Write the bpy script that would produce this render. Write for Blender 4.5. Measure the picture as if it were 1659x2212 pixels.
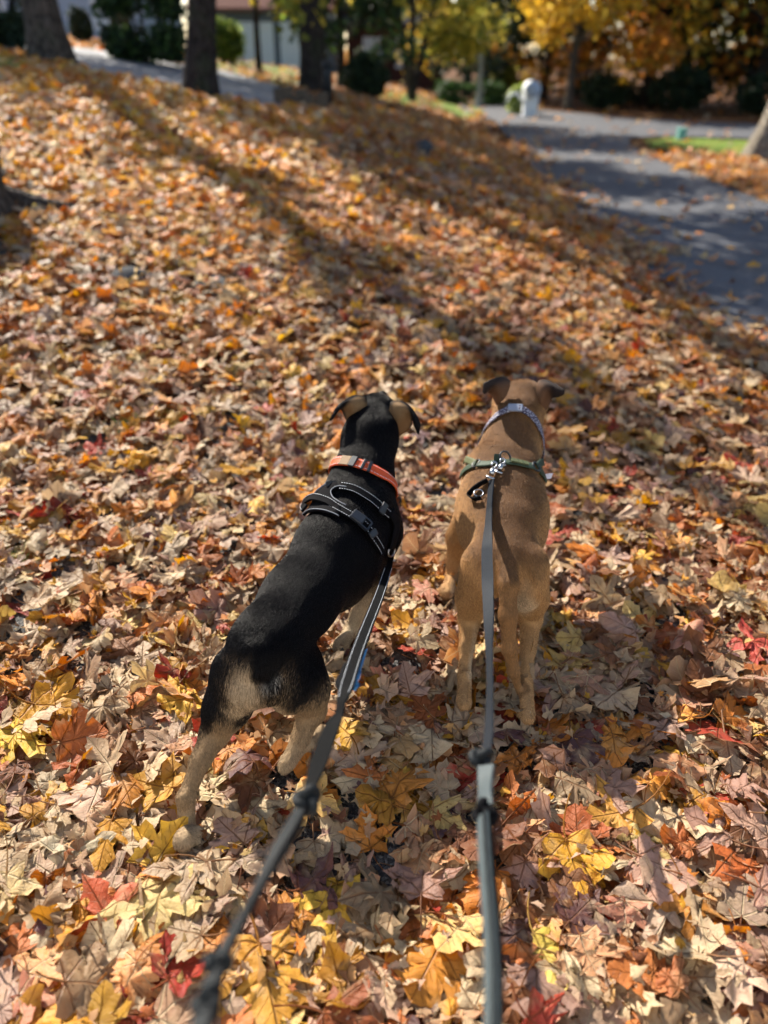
import bpy, bmesh, math, random
import numpy as np
from mathutils import Vector, Matrix

for o in list(bpy.data.objects):
    bpy.data.objects.remove(o, do_unlink=True)
scene = bpy.context.scene
COL = scene.collection
rng = np.random.default_rng(11)
random.seed(11)
R = math.radians

# ------------------------------------------------------------------ camera
CAM_H = 1.40
PITCH = R(31.5)                      # looking down at the dogs
FPX = 1609.0                         # focal length in units of a 1659 x 2212 picture
cam_d = bpy.data.cameras.new('camera')
cam_d.sensor_fit = 'VERTICAL'
cam_d.sensor_height = 35.0
cam_d.lens = 35.0 * FPX / 2212.0
cam_d.clip_start = 0.02
cam_d.clip_end = 600
cam_d.dof.use_dof = True
cam_d.dof.focus_distance = 1.63
cam_d.dof.aperture_fstop = cam_d.lens / 16.5
cam_d.dof.aperture_blades = 0
cam = bpy.data.objects.new('camera', cam_d)
COL.objects.link(cam)
cam.location = (0, 0, CAM_H)
cam.rotation_euler = (R(90) - PITCH, 0, 0)
scene.camera = cam

# ------------------------------------------------------------------ sky, sun, exposure
SUN_AZ = R(-33)                      # measured from +Y towards +X: ahead and to the left
SUN_EL = R(37)
world = bpy.data.worlds.new('World')
scene.world = world
world.use_nodes = True
wn = world.node_tree
wn.nodes.clear()
sky = wn.nodes.new('ShaderNodeTexSky')
sky.sky_type = 'NISHITA'
sky.sun_disc = False
sky.sun_elevation = SUN_EL
sky.sun_rotation = SUN_AZ
bg = wn.nodes.new('ShaderNodeBackground')
bg.inputs['Strength'].default_value = 0.09
wo = wn.nodes.new('ShaderNodeOutputWorld')
wn.links.new(sky.outputs[0], bg.inputs[0])
wn.links.new(bg.outputs[0], wo.inputs[0])

sun_d = bpy.data.lights.new('sun', 'SUN')
sun_d.energy = 5.0
sun_d.angle = R(0.55)
sun_d.color = (1.0, 0.93, 0.81)
sun = bpy.data.objects.new('sun', sun_d)
COL.objects.link(sun)
to_sun = Vector((math.sin(SUN_AZ) * math.cos(SUN_EL), math.cos(SUN_AZ) * math.cos(SUN_EL), math.sin(SUN_EL)))
sun.rotation_euler = to_sun.to_track_quat('Z', 'Y').to_euler()
sun.location = to_sun * 40

scene.view_settings.view_transform = 'Standard'
scene.view_settings.look = 'None'
scene.view_settings.gamma = 1.0
scene.view_settings.exposure = 1.26
scene.cycles.use_denoising = True
scene.cycles.max_bounces = 6
scene.cycles.diffuse_bounces = 3
scene.cycles.adaptive_threshold = 0.035
scene.cycles.transparent_max_bounces = 8
scene.cycles.sample_clamp_indirect = 6
try:
    scene.cycles_curves.shape = 'RIBBONS'
except Exception:
    pass

# ------------------------------------------------------------------ small helpers
CP, SP = math.cos(PITCH), math.sin(PITCH)
def ray(px, py):
    """direction (unnormalised, camera depth 1) seen at a picture point"""
    u = (px - 829.5) / FPX
    v = -(py - 1106.0) / FPX
    return Vector((u, CP + v * SP, -SP + v * CP))
def at(px, py, Y):
    d = ray(px, py)
    return Vector((0, 0, CAM_H)) + d * (Y / d.y)
def atd(px, py, depth):
    return Vector((0, 0, CAM_H)) + ray(px, py) * depth

def sstep(a, b, x):
    t = np.clip((np.asarray(x, float) - a) / (b - a), 0, 1)
    return t * t * (3 - 2 * t)
def terrain(x, y):
    """height of the ground: a bank that climbs to the left of the road"""
    x = np.asarray(x, float); y = np.asarray(y, float)
    s = np.maximum(2.1 - x, 0)
    base = 2.36 * (1 - np.exp(-s * 0.13))
    t = (0.06 + 0.94 * sstep(0.6, 10.5, y)) * (1 - 0.42 * sstep(20, 40, y))
    und = 0.02 * np.sin(x * 1.7 + y * 0.8) * np.sin(y * 1.3 - x * 0.6) * sstep(2.5, 5, y)
    # cross fall
    return base * t - 0.12 * sstep(1.2, 2.4, x) + und * sstep(2.6, 0.5, x)
def tz(x, y):
    return float(terrain(x, y))
def ground_hit(px, py, dz=0.0):
    d = ray(px, py)
    t = 0.3; last = None
    while t < 120:
        p = Vector((0, 0, CAM_H)) + d * t
        f = p.z - tz(p.x, p.y) - dz
        if f < 0:
            a, b = last, t
            for _ in range(30):
                m = (a + b) / 2
                q = Vector((0, 0, CAM_H)) + d * m
                if q.z - tz(q.x, q.y) - dz < 0: b = m
                else: a = m
            return Vector((0, 0, CAM_H)) + d * b
        last = t
        t *= 1.02
    return Vector((0, 0, CAM_H)) + d * 60

def lin(c):
    c = np.asarray(c, float) / 255.0
    return tuple(np.where(c <= 0.04045, c / 12.92, ((c + 0.055) / 1.055) ** 2.4))

def tag(o, label=None, cat=None, group=None, kind=None):
    if label: o['label'] = label
    if cat: o['category'] = cat
    if group: o['group'] = group
    if kind: o['kind'] = kind
    return o
def empty(name, loc):
    o = bpy.data.objects.new(name, None)
    o.empty_display_size = 0.1
    COL.objects.link(o)
    o.location = loc
    return o
def link(name, me, mat=None, parent=None, smooth=True):
    o = bpy.data.objects.new(name, me)
    COL.objects.link(o)
    if mat is not None and len(me.materials) == 0:
        me.materials.append(mat)
    if parent is not None:
        o.parent = parent
        o.matrix_parent_inverse = Matrix.Translation(-Vector(parent.location)) if parent.parent is None else Matrix.Translation(-Vector(parent.parent.location))
    return o
def np_mesh(name, verts, faces, smooth=True, k=None):
    """verts (n,3), faces (m,3) or (m,4) numpy"""
    me = bpy.data.meshes.new(name)
    verts = np.asarray(verts, np.float32); faces = np.asarray(faces, np.int32)
    n, m, kk = len(verts), len(faces), faces.shape[1]
    me.vertices.add(n); me.vertices.foreach_set('co', verts.ravel())
    me.loops.add(m * kk); me.loops.foreach_set('vertex_index', faces.ravel())
    me.polygons.add(m)
    me.polygons.foreach_set('loop_start', np.arange(0, m * kk, kk, dtype=np.int32))
    me.polygons.foreach_set('loop_total', np.full(m, kk, np.int32))
    me.polygons.foreach_set('use_smooth', np.full(m, smooth, bool))
    me.update(calc_edges=True)
    return me
def add_col(me, cols, name='col'):
    a = me.attributes.new(name, 'FLOAT_COLOR', 'POINT')
    c = np.ones((len(cols), 4), np.float32); c[:, :3] = cols
    a.data.foreach_set('color', c.ravel())
def add_uv(me, uv, name='luv'):
    a = me.attributes.new(name, 'FLOAT2', 'POINT')
    a.data.foreach_set('vector', np.asarray(uv, np.float32).ravel())

class MB:
    """collects boxes, tubes and sheets into one mesh"""
    def __init__(self): self.v = []; self.f = []
    def quad(self, a, b, c, d):
        i = len(self.v); self.v += [a, b, c, d]; self.f.append((i, i + 1, i + 2, i + 3))
    def box(self, c, s, rz=0.0, rx=0.0, ry=0.0):
        M = Matrix.Translation(Vector(c)) @ Matrix.Rotation(rz, 4, 'Z') @ Matrix.Rotation(rx, 4, 'X') @ Matrix.Rotation(ry, 4, 'Y')
        i = len(self.v)
        for dx in (-.5, .5):
            for dy in (-.5, .5):
                for dz in (-.5, .5):
                    self.v.append(M @ Vector((dx * s[0], dy * s[1], dz * s[2])))
        for q in ((0, 1, 3, 2), (4, 6, 7, 5), (0, 4, 5, 1), (2, 3, 7, 6), (0, 2, 6, 4), (1, 5, 7, 3)):
            self.f.append(tuple(i + k for k in q))
        return self
    def tube(self, pts, rad, n=8, cap=True, closed=False, squash=None):
        pts = [Vector(p) for p in pts]
        if not hasattr(rad, '__len__'): rad = [rad] * len(pts)
        up = None; rings = []
        m = len(pts)
        for k, p in enumerate(pts):
            if closed: t = pts[(k + 1) % m] - pts[k - 1]
            else: t = pts[min(k + 1, m - 1)] - pts[max(k - 1, 0)]
            if t.length < 1e-9: t = Vector((0, 0, 1))
            t.normalize()
            if up is None:
                up = Vector((0, 0, 1)) if abs(t.z) < 0.9 else Vector((1, 0, 0))
            s = t.cross(up)
            if s.length < 1e-6: s = t.orthogonal()
            s.normalize(); up = s.cross(t).normalized()
            i = len(self.v); rings.append(i)
            for j in range(n):
                a = 2 * math.pi * j / n
                self.v.append(p + (s * math.cos(a) + up * math.sin(a)) * rad[k])
        L = m if closed else m - 1
        for k in range(L):
            a, b = rings[k], rings[(k + 1) % m]
            for j in range(n):
                self.f.append((a + j, a + (j + 1) % n, b + (j + 1) % n, b + j))
        if cap and not closed:
            self.f.append(tuple(rings[0] + j for j in range(n))[::-1])
            self.f.append(tuple(rings[-1] + j for j in range(n)))
        return self
    def lathe(self, c, prof, n=16):
        c = Vector(c); rings = []
        for r, z in prof:
            i = len(self.v); rings.append(i)
            for j in range(n):
                a = 2 * math.pi * j / n
                self.v.append(c + Vector((r * math.cos(a), r * math.sin(a), z)))
        for k in range(len(prof) - 1):
            for j in range(n):
                self.f.append((rings[k] + j, rings[k] + (j + 1) % n, rings[k + 1] + (j + 1) % n, rings[k + 1] + j))
        self.f.append(tuple(rings[0] + j for j in range(n))[::-1])
        self.f.append(tuple(rings[-1] + j for j in range(n)))
        return self
    def build(self, name, mat, parent=None, smooth=False, bevel=0.0):
        me = bpy.data.meshes.new(name)
        me.from_pydata([tuple(p) for p in self.v], [], self.f)
        if bevel > 0:
            bm = bmesh.new(); bm.from_mesh(me)
            bmesh.ops.bevel(bm, geom=list(bm.edges), offset=bevel, segments=2, affect='EDGES', profile=0.5)
            bm.to_mesh(me); bm.free()
        me.polygons.foreach_set('use_smooth', [smooth] * len(me.polygons))
        me.update()
        return link(name, me, mat, parent)

# ------------------------------------------------------------------ materials
def new_mat(name):
    m = bpy.data.materials.new(name); m.use_nodes = True
    nt = m.node_tree; nt.nodes.clear()
    out = nt.nodes.new('ShaderNodeOutputMaterial')
    return m, nt, out
class NT:
    """terse node building"""
    def __init__(self, nt): self.nt = nt
    def n(self, t, **kw):
        nd = self.nt.nodes.new(t)
        for k, v in kw.items(): setattr(nd, k, v)
        return nd
    def l(self, a, b): self.nt.links.new(a, b)
    def setin(self, sock, v):
        if isinstance(v, bpy.types.NodeSocket): self.l(v, sock)
        else: sock.default_value = v
    def m(self, op, a, b=None, c=None, clamp=False):
        nd = self.n('ShaderNodeMath', operation=op, use_clamp=clamp)
        for i, v in enumerate((a, b, c)):
            if v is not None: self.setin(nd.inputs[i], v)
        return nd.outputs[0]
    def mix(self, f, a, b, mode='MIX'):
        nd = self.n('ShaderNodeMix', data_type='RGBA', blend_type=mode)
        self.setin(nd.inputs[0], f); self.setin(nd.inputs[6], a); self.setin(nd.inputs[7], b)
        return nd.outputs[2]
    def ramp(self, f, stops):
        nd = self.n('ShaderNodeValToRGB')
        cr = nd.color_ramp
        while len(cr.elements) < len(stops): cr.elements.new(0.5)
        for e, (p, c) in zip(cr.elements, stops):
            e.position = p; e.color = (c[0], c[1], c[2], 1) if hasattr(c, '__len__') else (c, c, c, 1)
        self.l(f, nd.inputs[0]); return nd.outputs[0]
    def noise(self, vec, scale, detail=3, rough=0.55, dist=0.0):
        nd = self.n('ShaderNodeTexNoise')
        nd.inputs['Scale'].default_value = scale; nd.inputs['Detail'].default_value = detail
        nd.inputs['Roughness'].default_value = rough; nd.inputs['Distortion'].default_value = dist
        if vec is not None: self.l(vec, nd.inputs['Vector'])
        return nd.outputs['Fac']
    def vor(self, vec, scale, feature='F1', out='Distance'):
        nd = self.n('ShaderNodeTexVoronoi', feature=feature)
        nd.inputs['Scale'].default_value = scale
        if vec is not None: self.l(vec, nd.inputs['Vector'])
        return nd.outputs[out]
    def bump(self, h, strength, dist=0.01):
        nd = self.n('ShaderNodeBump'); nd.inputs['Strength'].default_value = strength
        nd.inputs['Distance'].default_value = dist; self.l(h, nd.inputs['Height']); return nd.outputs[0]
    def pos(self): return self.n('ShaderNodeNewGeometry').outputs['Position']
    def bsdf(self, col, rough=0.7, spec=0.3, normal=None, metal=0.0, sheen=0.0):
        b = self.n('ShaderNodeBsdfPrincipled')
        self.setin(b.inputs['Base Color'], col if isinstance(col, bpy.types.NodeSocket) else (*col[:3], 1))
        self.setin(b.inputs['Roughness'], rough)
        b.inputs['Specular IOR Level'].default_value = spec
        b.inputs['Metallic'].default_value = metal
        if sheen: b.inputs['Sheen Weight'].default_value = sheen
        if normal is not None: self.l(normal, b.inputs['Normal'])
        return b.outputs[0]

def simple_mat(name, col, rough=0.7, spec=0.3, var=0.15, scale=30.0, bump=0.0, bscale=200.0, metal=0.0, sheen=0.0):
    m, nt, out = new_mat(name); N = NT(nt)
    p = N.pos()
    f = N.noise(p, scale, 4)
    c = N.mix(f, tuple(x * (1 - var) for x in col) + (1,), tuple(min(1, x * (1 + var)) for x in col) + (1,))
    nm = N.bump(N.noise(p, bscale, 3), bump, 0.002) if bump else None
    N.l(N.bsdf(c, rough, spec, nm, metal, sheen), out.inputs[0])
    return m

def asphalt_mat(name, base, light, grain=260.0, crumbs=0.5):
    m, nt, out = new_mat(name); N = NT(nt)
    p = N.pos()
    v = N.vor(p, grain, out='Color'); vd = N.vor(p, grain)
    sep = N.n('ShaderNodeSeparateColor'); N.l(v, sep.inputs[0])
    stone = N.m('POWER', sep.outputs[0], 3.0)
    big = N.noise(p, 2.3, 5, 0.6)
    patch = N.noise(p, 14, 4, 0.6)
    c0 = N.mix(big, (*[b * 0.72 for b in base], 1), (*[b * 1.35 for b in base], 1))
    c1 = N.mix(N.m('MULTIPLY', stone, crumbs), c0, (*light, 1))
    c2 = N.mix(N.m('MULTIPLY', N.ramp(patch, [(0.5, 0.0), (0.72, 1.0)]), 0.35), c1, (*lin((92, 78, 66)), 1))
    nm = N.bump(N.m('SUBTRACT', 1.0, vd), 0.9, 0.004)
    N.l(N.bsdf(c2, 0.8, 0.35, nm), out.inputs[0])
    return m

def soil_mat(name):
    m, nt, out = new_mat(name); N = NT(nt)
    p = N.pos()
    a = N.noise(p, 34, 6, 0.7, 0.6); b = N.noise(p, 5, 4); v = N.vor(p, 55, out='Color')
    sep = N.n('ShaderNodeSeparateColor'); N.l(v, sep.inputs[0])
    c = N.ramp(a, [(0.3, lin((38, 27, 21))), (0.5, lin((78, 52, 36))), (0.66, lin((128, 88, 56))), (0.8, lin((150, 118, 86)))])
    c = N.mix(N.m('MULTIPLY', N.m('POWER', sep.outputs[1], 2.0), 0.5), c, (*lin((150, 92, 46)), 1))
    c = N.mix(N.ramp(b, [(0.45, 0.0), (0.75, 0.55)]), c, (*lin((66, 70, 40)), 1))
    nm = N.bump(N.m('ADD', a, N.m('MULTIPLY', sep.outputs[0], 0.5)), 1.0, 0.02)
    N.l(N.bsdf(c, 0.95, 0.1, nm), out.inputs[0])
    return m

def bark_mat(name, c0, c1, moss=0.2):
    m, nt, out = new_mat(name); N = NT(nt)
    tc = N.n('ShaderNodeTexCoord')
    mp = N.n('ShaderNodeMapping'); mp.inputs['Scale'].default_value = (1, 1, 0.22)
    N.l(N.pos(), mp.inputs[0])
    v = N.vor(mp.outputs[0], 26, 'DISTANCE_TO_EDGE'); n = N.noise(mp.outputs[0], 16, 6, 0.65, 0.5)
    h = N.m('ADD', N.m('MULTIPLY', N.m('MINIMUM', v, 0.25), 2.0), n)
    c = N.ramp(h, [(0.35, c0), (0.9, c1), (1.0, tuple(min(1, x * 1.3) for x in c1))])
    g = N.noise(N.pos(), 3.2, 4)
    c = N.mix(N.m('MULTIPLY', N.ramp(g, [(0.5, 0.0), (0.7, 1.0)]), moss), c, (*lin((70, 82, 50)), 1))
    N.l(N.bsdf(c, 0.95, 0.15, N.bump(h, 1.0, 0.03)), out.inputs[0])
    return m

def leaf_mat(name, source, veins=True):
    """autumn leaf: thin, partly see-through to the sun, colour per leaf"""
    m, nt, out = new_mat(name); N = NT(nt)
    if source == 'object':
        oi = N.n('ShaderNodeObjectInfo'); col = oi.outputs['Color']; rnd = oi.outputs['Random']
    else:
        at_ = N.n('ShaderNodeAttribute', attribute_name='col'); col = at_.outputs['Color']; rnd = None
    back = N.n('ShaderNodeNewGeometry').outputs['Backfacing']
    vein = None
    if veins:
        uvn = N.n('ShaderNodeAttribute', attribute_name='luv')
        sx = N.n('ShaderNodeSeparateXYZ'); N.l(uvn.outputs['Vector'], sx.inputs[0])
        u, v = sx.outputs[0], sx.outputs[1]
        ua = N.m('ABSOLUTE', u)
        best = None
        for a in (0.0, 58.0, 106.0):
            s_, c_ = math.sin(R(a)), math.cos(R(a))
            along = N.m('ADD', N.m('MULTIPLY', ua, s_), N.m('MULTIPLY', v, c_))
            perp = N.m('ABSOLUTE', N.m('SUBTRACT', N.m('MULTIPLY', ua, c_), N.m('MULTIPLY', v, s_)))
            d = N.m('ADD', perp, N.m('MULTIPLY', N.m('LESS_THAN', along, 0.0), 5.0))
            # side veins leave the main one at an angle
            side = N.m('ABSOLUTE', N.m('SUBTRACT', N.m('FRACT', N.m('MULTIPLY', N.m('SUBTRACT', along, N.m('MULTIPLY', perp, 0.95)), 6.5)), 0.5))
            sv = N.m('MULTIPLY', N.m('SUBTRACT', 1.0, N.m('MULTIPLY', side, 16.0), clamp=True), N.m('LESS_THAN', perp, N.m('ADD', N.m('MULTIPLY', along, 0.24), 0.02)))
            mv = N.m('SUBTRACT', 1.0, N.m('DIVIDE', d, N.m('SUBTRACT', 0.026, N.m('MULTIPLY', along, 0.014))), clamp=True)
            k = N.m('MAXIMUM', mv, N.m('MULTIPLY', N.m('MULTIPLY', sv, 0.55), N.m('GREATER_THAN', along, 0.06)))
            best = k if best is None else N.m('MAXIMUM', best, k)
        vein = best
    p = N.pos()
    mott = N.noise(p, 55, 4, 0.6); fine = N.noise(p, 420, 3, 0.6); blot = N.noise(p, 17, 3, 0.6)
    c = N.mix(N.ramp(mott, [(0.36, 0.0), (0.7, 1.0)]), N.mix(0.30, col, (*lin((128, 78, 40)), 1), 'MIX'), col)
    c = N.mix(N.m('MULTIPLY', N.ramp(blot, [(0.55, 0.0), (0.72, 1.0)]), 0.45), c, (*lin((196, 168, 128)), 1))
    c = N.mix(N.m('MULTIPLY', N.ramp(fine, [(0.62, 0.0), (0.74, 1.0)]), 0.55), c, (*lin((70, 40, 22)), 1))
    c = N.mix(N.m('MULTIPLY', back, 0.36), c, (*lin((206, 180, 146)), 1))
    if vein is not None:
        c = N.mix(N.m('MULTIPLY', vein, 0.72), c, N.mix(back, (*lin((112, 66, 30)), 1), (*lin((216, 196, 158)), 1)))
    h = fine if vein is None else N.m('ADD', N.m('MULTIPLY', fine, 0.4), N.m('MULTIPLY', vein, N.m('SUBTRACT', N.m('MULTIPLY', back, 2.4), 1.2)))
    h = N.m('ADD', h, N.m('MULTIPLY', N.noise(p, 120, 2), 0.9))
    nm = N.bump(h, 0.8, 0.003)
    b = N.n('ShaderNodeBsdfPrincipled')
    N.l(c, b.inputs['Base Color']); b.inputs['Roughness'].default_value = 0.52
    b.inputs['Specular IOR Level'].default_value = 0.32; N.l(nm, b.inputs['Normal'])
    t = N.n('ShaderNodeBsdfTranslucent')
    hs = N.n('ShaderNodeHueSaturation'); hs.inputs['Saturation'].default_value = 1.1; hs.inputs['Value'].default_value = 1.15
    N.l(c, hs.inputs['Color']); N.l(hs.outputs[0], t.inputs[0])
    mx = N.n('ShaderNodeMixShader'); mx.inputs[0].default_value = 0.33
    N.l(b.outputs[0], mx.inputs[1]); N.l(t.outputs[0], mx.inputs[2]); N.l(mx.outputs[0], out.inputs[0])
    return m

def foliage_mat(name, trans=0.4):
    m, nt, out = new_mat(name); N = NT(nt)
    col = N.n('ShaderNodeAttribute', attribute_name='col').outputs['Color']
    b = N.bsdf(col, 0.6, 0.25)
    t = N.n('ShaderNodeBsdfTranslucent'); N.l(col, t.inputs[0])
    mx = N.n('ShaderNodeMixShader'); mx.inputs[0].default_value = trans
    N.l(b, mx.inputs[1]); N.l(t.outputs[0], mx.inputs[2]); N.l(mx.outputs[0], out.inputs[0])
    return m

def grass_mat(name, c0, c1):
    m, nt, out = new_mat(name); N = NT(nt)
    p = N.pos()
    f = N.noise(p, 26, 6, 0.7)
    c = N.ramp(f, [(0.3, c0), (0.7, c1)])
    c = N.mix(N.ramp(N.noise(p, 3.1, 5, 0.65), [(0.5, 0.0), (0.75, 0.6)]), c, (*lin((150, 104, 60)), 1))
    N.l(N.bsdf(c, 0.9, 0.15, N.bump(f, 1.0, 0.03)), out.inputs[0])
    return m
# ================================================================== the setting
M_SOIL = soil_mat('forest_soil')
M_ASPH = asphalt_mat('old_asphalt', lin((40, 40, 43)), lin((150, 148, 142)), 190.0, 0.5)
M_ROAD = asphalt_mat('road_asphalt', lin((72, 74, 80)), lin((140, 140, 140)), 120.0, 0.3)
M_DRIVE = asphalt_mat('drive_asphalt', lin((128, 128, 132)), lin((170, 170, 168)), 120.0, 0.3)
M_LAWN = grass_mat('lawn_grass', lin((58, 92, 30)), lin((132, 150, 62)))

# ground: one sheet out to the horizon, fine near the camera
ys = np.concatenate([np.linspace(-6, 3, 46), np.linspace(3.2, 20, 85), np.linspace(20.6, 60, 50), np.linspace(65, 320, 18)])
xs = np.concatenate([-np.linspace(220, 22, 20), np.linspace(-21, 12, 110), np.linspace(13, 220, 22)])
X, Y = np.meshgrid(xs, ys)
Z = terrain(X, Y) - 0.02 * ((X > 2.15) & (Y > -4) & (Y < 40))
V = np.stack([X, Y, Z], -1).reshape(-1, 3)
nx_, ny_ = len(xs), len(ys)
ii = np.arange((ny_ - 1) * nx_).reshape(ny_ - 1, nx_)[:, :-1].ravel()
F_ = np.stack([ii, ii + 1, ii + 1 + nx_, ii + nx_], 1)
ground = link('ground', np_mesh('ground', V, F_), M_SOIL)
tag(ground, 'leaf strewn bank of soil sloping up beside the road', kind='structure')

def sheet(name, outline, mat, zfun, label, step=0.6, kind='structure', zoff=0.004, wobble=0.0):
    """a flat sheet inside an outline, cut on a grid so that it follows the ground"""
    bm = bmesh.new()
    o2 = []
    n = len(outline)
    for k in range(n):
        a, b = Vector(outline[k]), Vector(outline[(k + 1) % n])
        L = (b - a).length; s = max(1, int(L / step))
        for q in range(s):
            p = a.lerp(b, q / s)
            if wobble:
                w = wobble * (math.sin(p.x * 9.1 + p.y * 4.3) + math.sin(p.x * 3.7 - p.y * 11.9) * 0.7)
                p = p + Vector((w, w * 0.6))
            o2.append(p)
    vs = [bm.verts.new((p.x, p.y, 0)) for p in o2]
    bm.faces.new(vs)
    x0, x1 = min(p.x for p in o2), max(p.x for p in o2); y0, y1 = min(p.y for p in o2), max(p.y for p in o2)
    x = x0 + step
    while x < x1:
        bmesh.ops.bisect_plane(bm, geom=bm.verts[:] + bm.edges[:] + bm.faces[:], plane_co=(x, 0, 0), plane_no=(1, 0, 0)); x += step
    y = y0 + step
    while y < y1:
        bmesh.ops.bisect_plane(bm, geom=bm.verts[:] + bm.edges[:] + bm.faces[:], plane_co=(0, y, 0), plane_no=(0, 1, 0)); y += step
    for v in bm.verts: v.co.z = zfun(v.co.x, v.co.y) + zoff
    bmesh.ops.recalc_face_normals(bm, faces=bm.faces[:])
    for f in bm.faces:
        if f.normal.z < 0: f.normal_flip()
        f.smooth = True
    me = bpy.data.meshes.new(name); bm.to_mesh(me); bm.free()
    o = link(name, me, mat)
    tag(o, label, kind=kind)
    return o

road_out = [(2.25, -4), (2.2, 3), (2.15, 8), (2.2, 12), (2.7, 17.8), (3.0, 23.0), (2.6, 26.2), (0.5, 29.0), (-6, 33), (-6, 37), (1.5, 32.5), (4.0, 30.0),
            (5.6, 26.4), (7.2, 23.4), (10, 21.4), (26, 17.5), (26, 13.8), (9.2, 16.9), (7.4, 17.9), (6.2, 18.3), (5.3, 17.9), (4.85, 16.4), (4.7, 12), (4.7, 4), (4.9, -4)]
road_z = lambda x, y: max(tz(x, y), -0.118)
road = sheet('road', road_out, M_ROAD, road_z, 'grey asphalt lane running ahead and bending at the junction', 1.0, zoff=0.012, wobble=0.03)
lawn = sheet('lawn', [(5.1, 16.0), (5.45, 17.4), (6.2, 17.95), (7.4, 17.4), (9.0, 16.3), (26, 13.0), (26, 9), (7.8, 13.2), (6.2, 14.6)], M_LAWN, tz, 'sunlit green grass corner across the lane', 0.7, zoff=0.014, wobble=0.05)
path = sheet('path', [(-1.55, -1.5), (1.15, -1.5), (1.2, 0.8), (0.95, 1.6), (0.5, 2.6), (-0.5, 3.2), (-1.3, 2.6), (-1.6, 1.2)], M_ASPH, tz, 'broken black asphalt path showing between the leaves', 0.1, zoff=0.006, wobble=0.04)

# driveway that climbs away to the left behind the trunks
dl = [ground_hit(*p) for p in ((-120, 96), (0, 112), (110, 138), (200, 164), (400, 198), (500, 222), (606, 240))]
du = [ground_hit(*p) for p in ((640, 200), (560, 176), (480, 154), (400, 142), (300, 126), (160, 104), (0, 84), (-120, 70))]
drive_out = [(p.x, p.y) for p in dl + du]
driveway = sheet('driveway', drive_out, M_DRIVE, tz, 'pale grey driveway climbing behind the tree trunks', 0.7, zoff=0.02)
lw = [ground_hit(*p) for p in ((436, 98), (560, 118), (690, 158), (652, 198), (560, 174), (480, 152), (436, 146))]
LAWNS = [list(lw)]
lawn2 = sheet('lawn', [(p.x, p.y) for p in lw], M_LAWN, tz, 'thin strip of bright grass in front of the grey garage', 1.0, zoff=0.02)
lw = [ground_hit(*p) for p in ((800, 194), (900, 206), (1000, 225), (1046, 240), (1034, 254), (950, 246), (826, 226))]
LAWNS.append(list(lw))
lawn3 = sheet('lawn', [(p.x, p.y) for p in lw], M_LAWN, tz, 'narrow green verge left of the far road bend', 1.0, zoff=0.02)
lw = [ground_hit(*p) for p in ((-150, 110), (0, 122), (60, 134), (75, 150), (0, 160), (-150, 150))]
LAWNS.append(list(lw))
lawn4 = sheet('lawn', [(p.x, p.y) for p in lw], M_LAWN, tz, 'shaded grass patch beside the leftmost trunk', 0.7, zoff=0.02)
# ================================================================== trees, hedges, shrubs
M_BARK = bark_mat('maple_bark', lin((34, 29, 26)), lin((92, 82, 74)), 0.35)
M_BARK_D = bark_mat('dark_bark', lin((24, 21, 20)), lin((62, 54, 50)), 0.3)
M_BARK_L = bark_mat('grey_bark', lin((70, 64, 58)), lin((150, 140, 126)), 0.15)
M_FOL = foliage_mat('tree_foliage', 0.55)
M_FOL_D = foliage_mat('evergreen_foliage', 0.22)

def trunk_tube(verts, faces, pts, rad, n, lobes=0.0, seed=0):
    """tapered limb; lobes > 0 gives the root flare its buttresses"""
    r = np.random.default_rng(seed); ph = r.uniform(0, 6.3, 3)
    up = None; prev = None; m = len(pts)
    for k in range(m):
        t = (pts[min(k + 1, m - 1)] - pts[max(k - 1, 0)]).normalized()
        if up is None: up = Vector((1, 0, 0)) if abs(t.x) < 0.8 else Vector((0, 1, 0))
        s = t.cross(up).normalized(); up = s.cross(t).normalized()
        i = len(verts)
        fl = max(0.0, 1 - k / 5.0) if lobes else 0.0
        for j in range(n):
            a = 2 * math.pi * j / n
            q = 1 + lobes * fl * (0.5 * math.cos(5 * a + ph[0]) + 0.35 * math.cos(3 * a + ph[1])) + 0.05 * math.cos(7 * a + ph[2] + k) + 0.04 * math.cos(2 * a + k * 0.7)
            verts.append(pts[k] + (s * math.cos(a) + up * math.sin(a)) * rad[k] * q)
        if prev is not None:
            for j in range(n): faces.append((prev + j, prev + (j + 1) % n, i + (j + 1) % n, i + j))
        prev = i
    faces.append(tuple(prev + j for j in range(n)))

def leaf_cards(centres, spread, count, size, pal, r, flat=0.5, droop=0.0, dark_var=0.35):
    """count folded leaf-sized faces spread round the given centres -> verts, faces, colours"""
    C = np.asarray(centres); n = count
    c = C[r.integers(0, len(C), n)]
    d = r.normal(0, 1, (n, 3)); d /= np.linalg.norm(d, axis=1, keepdims=True)
    rad = spread * r.random(n) ** 0.5
    p = c + d * rad[:, None] * [1, 1, flat]
    a = r.normal(0, 1, (n, 3)); a[:, 2] -= droop; a /= np.linalg.norm(a, axis=1, keepdims=True)
    b = np.cross(a, r.normal(0, 1, (n, 3))); b /= np.linalg.norm(b, axis=1, keepdims=True)
    nn = np.cross(a, b)
    s = size * r.uniform(.6, 1.25, n)[:, None]
    v0 = p - a * s * .5; v2 = p + a * s * .5
    v1 = p + b * s * .42 + nn * s * .12; v3 = p - b * s * .42 + nn * s * .12
    V = np.stack([v0, v1, v2, v3], 1).reshape(-1, 3)
    i = np.arange(n) * 4
    F = np.concatenate([np.stack([i, i + 1, i + 2], 1), np.stack([i, i + 2, i + 3], 1)])
    P = np.array([lin(q) for q in pal])
    col = P[r.integers(0, len(P), n)] * r.uniform(1 - dark_var, 1 + dark_var * 0.6, (n, 1))
    return V, F, np.repeat(np.clip(col, 0, .9), 4, 0)

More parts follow.
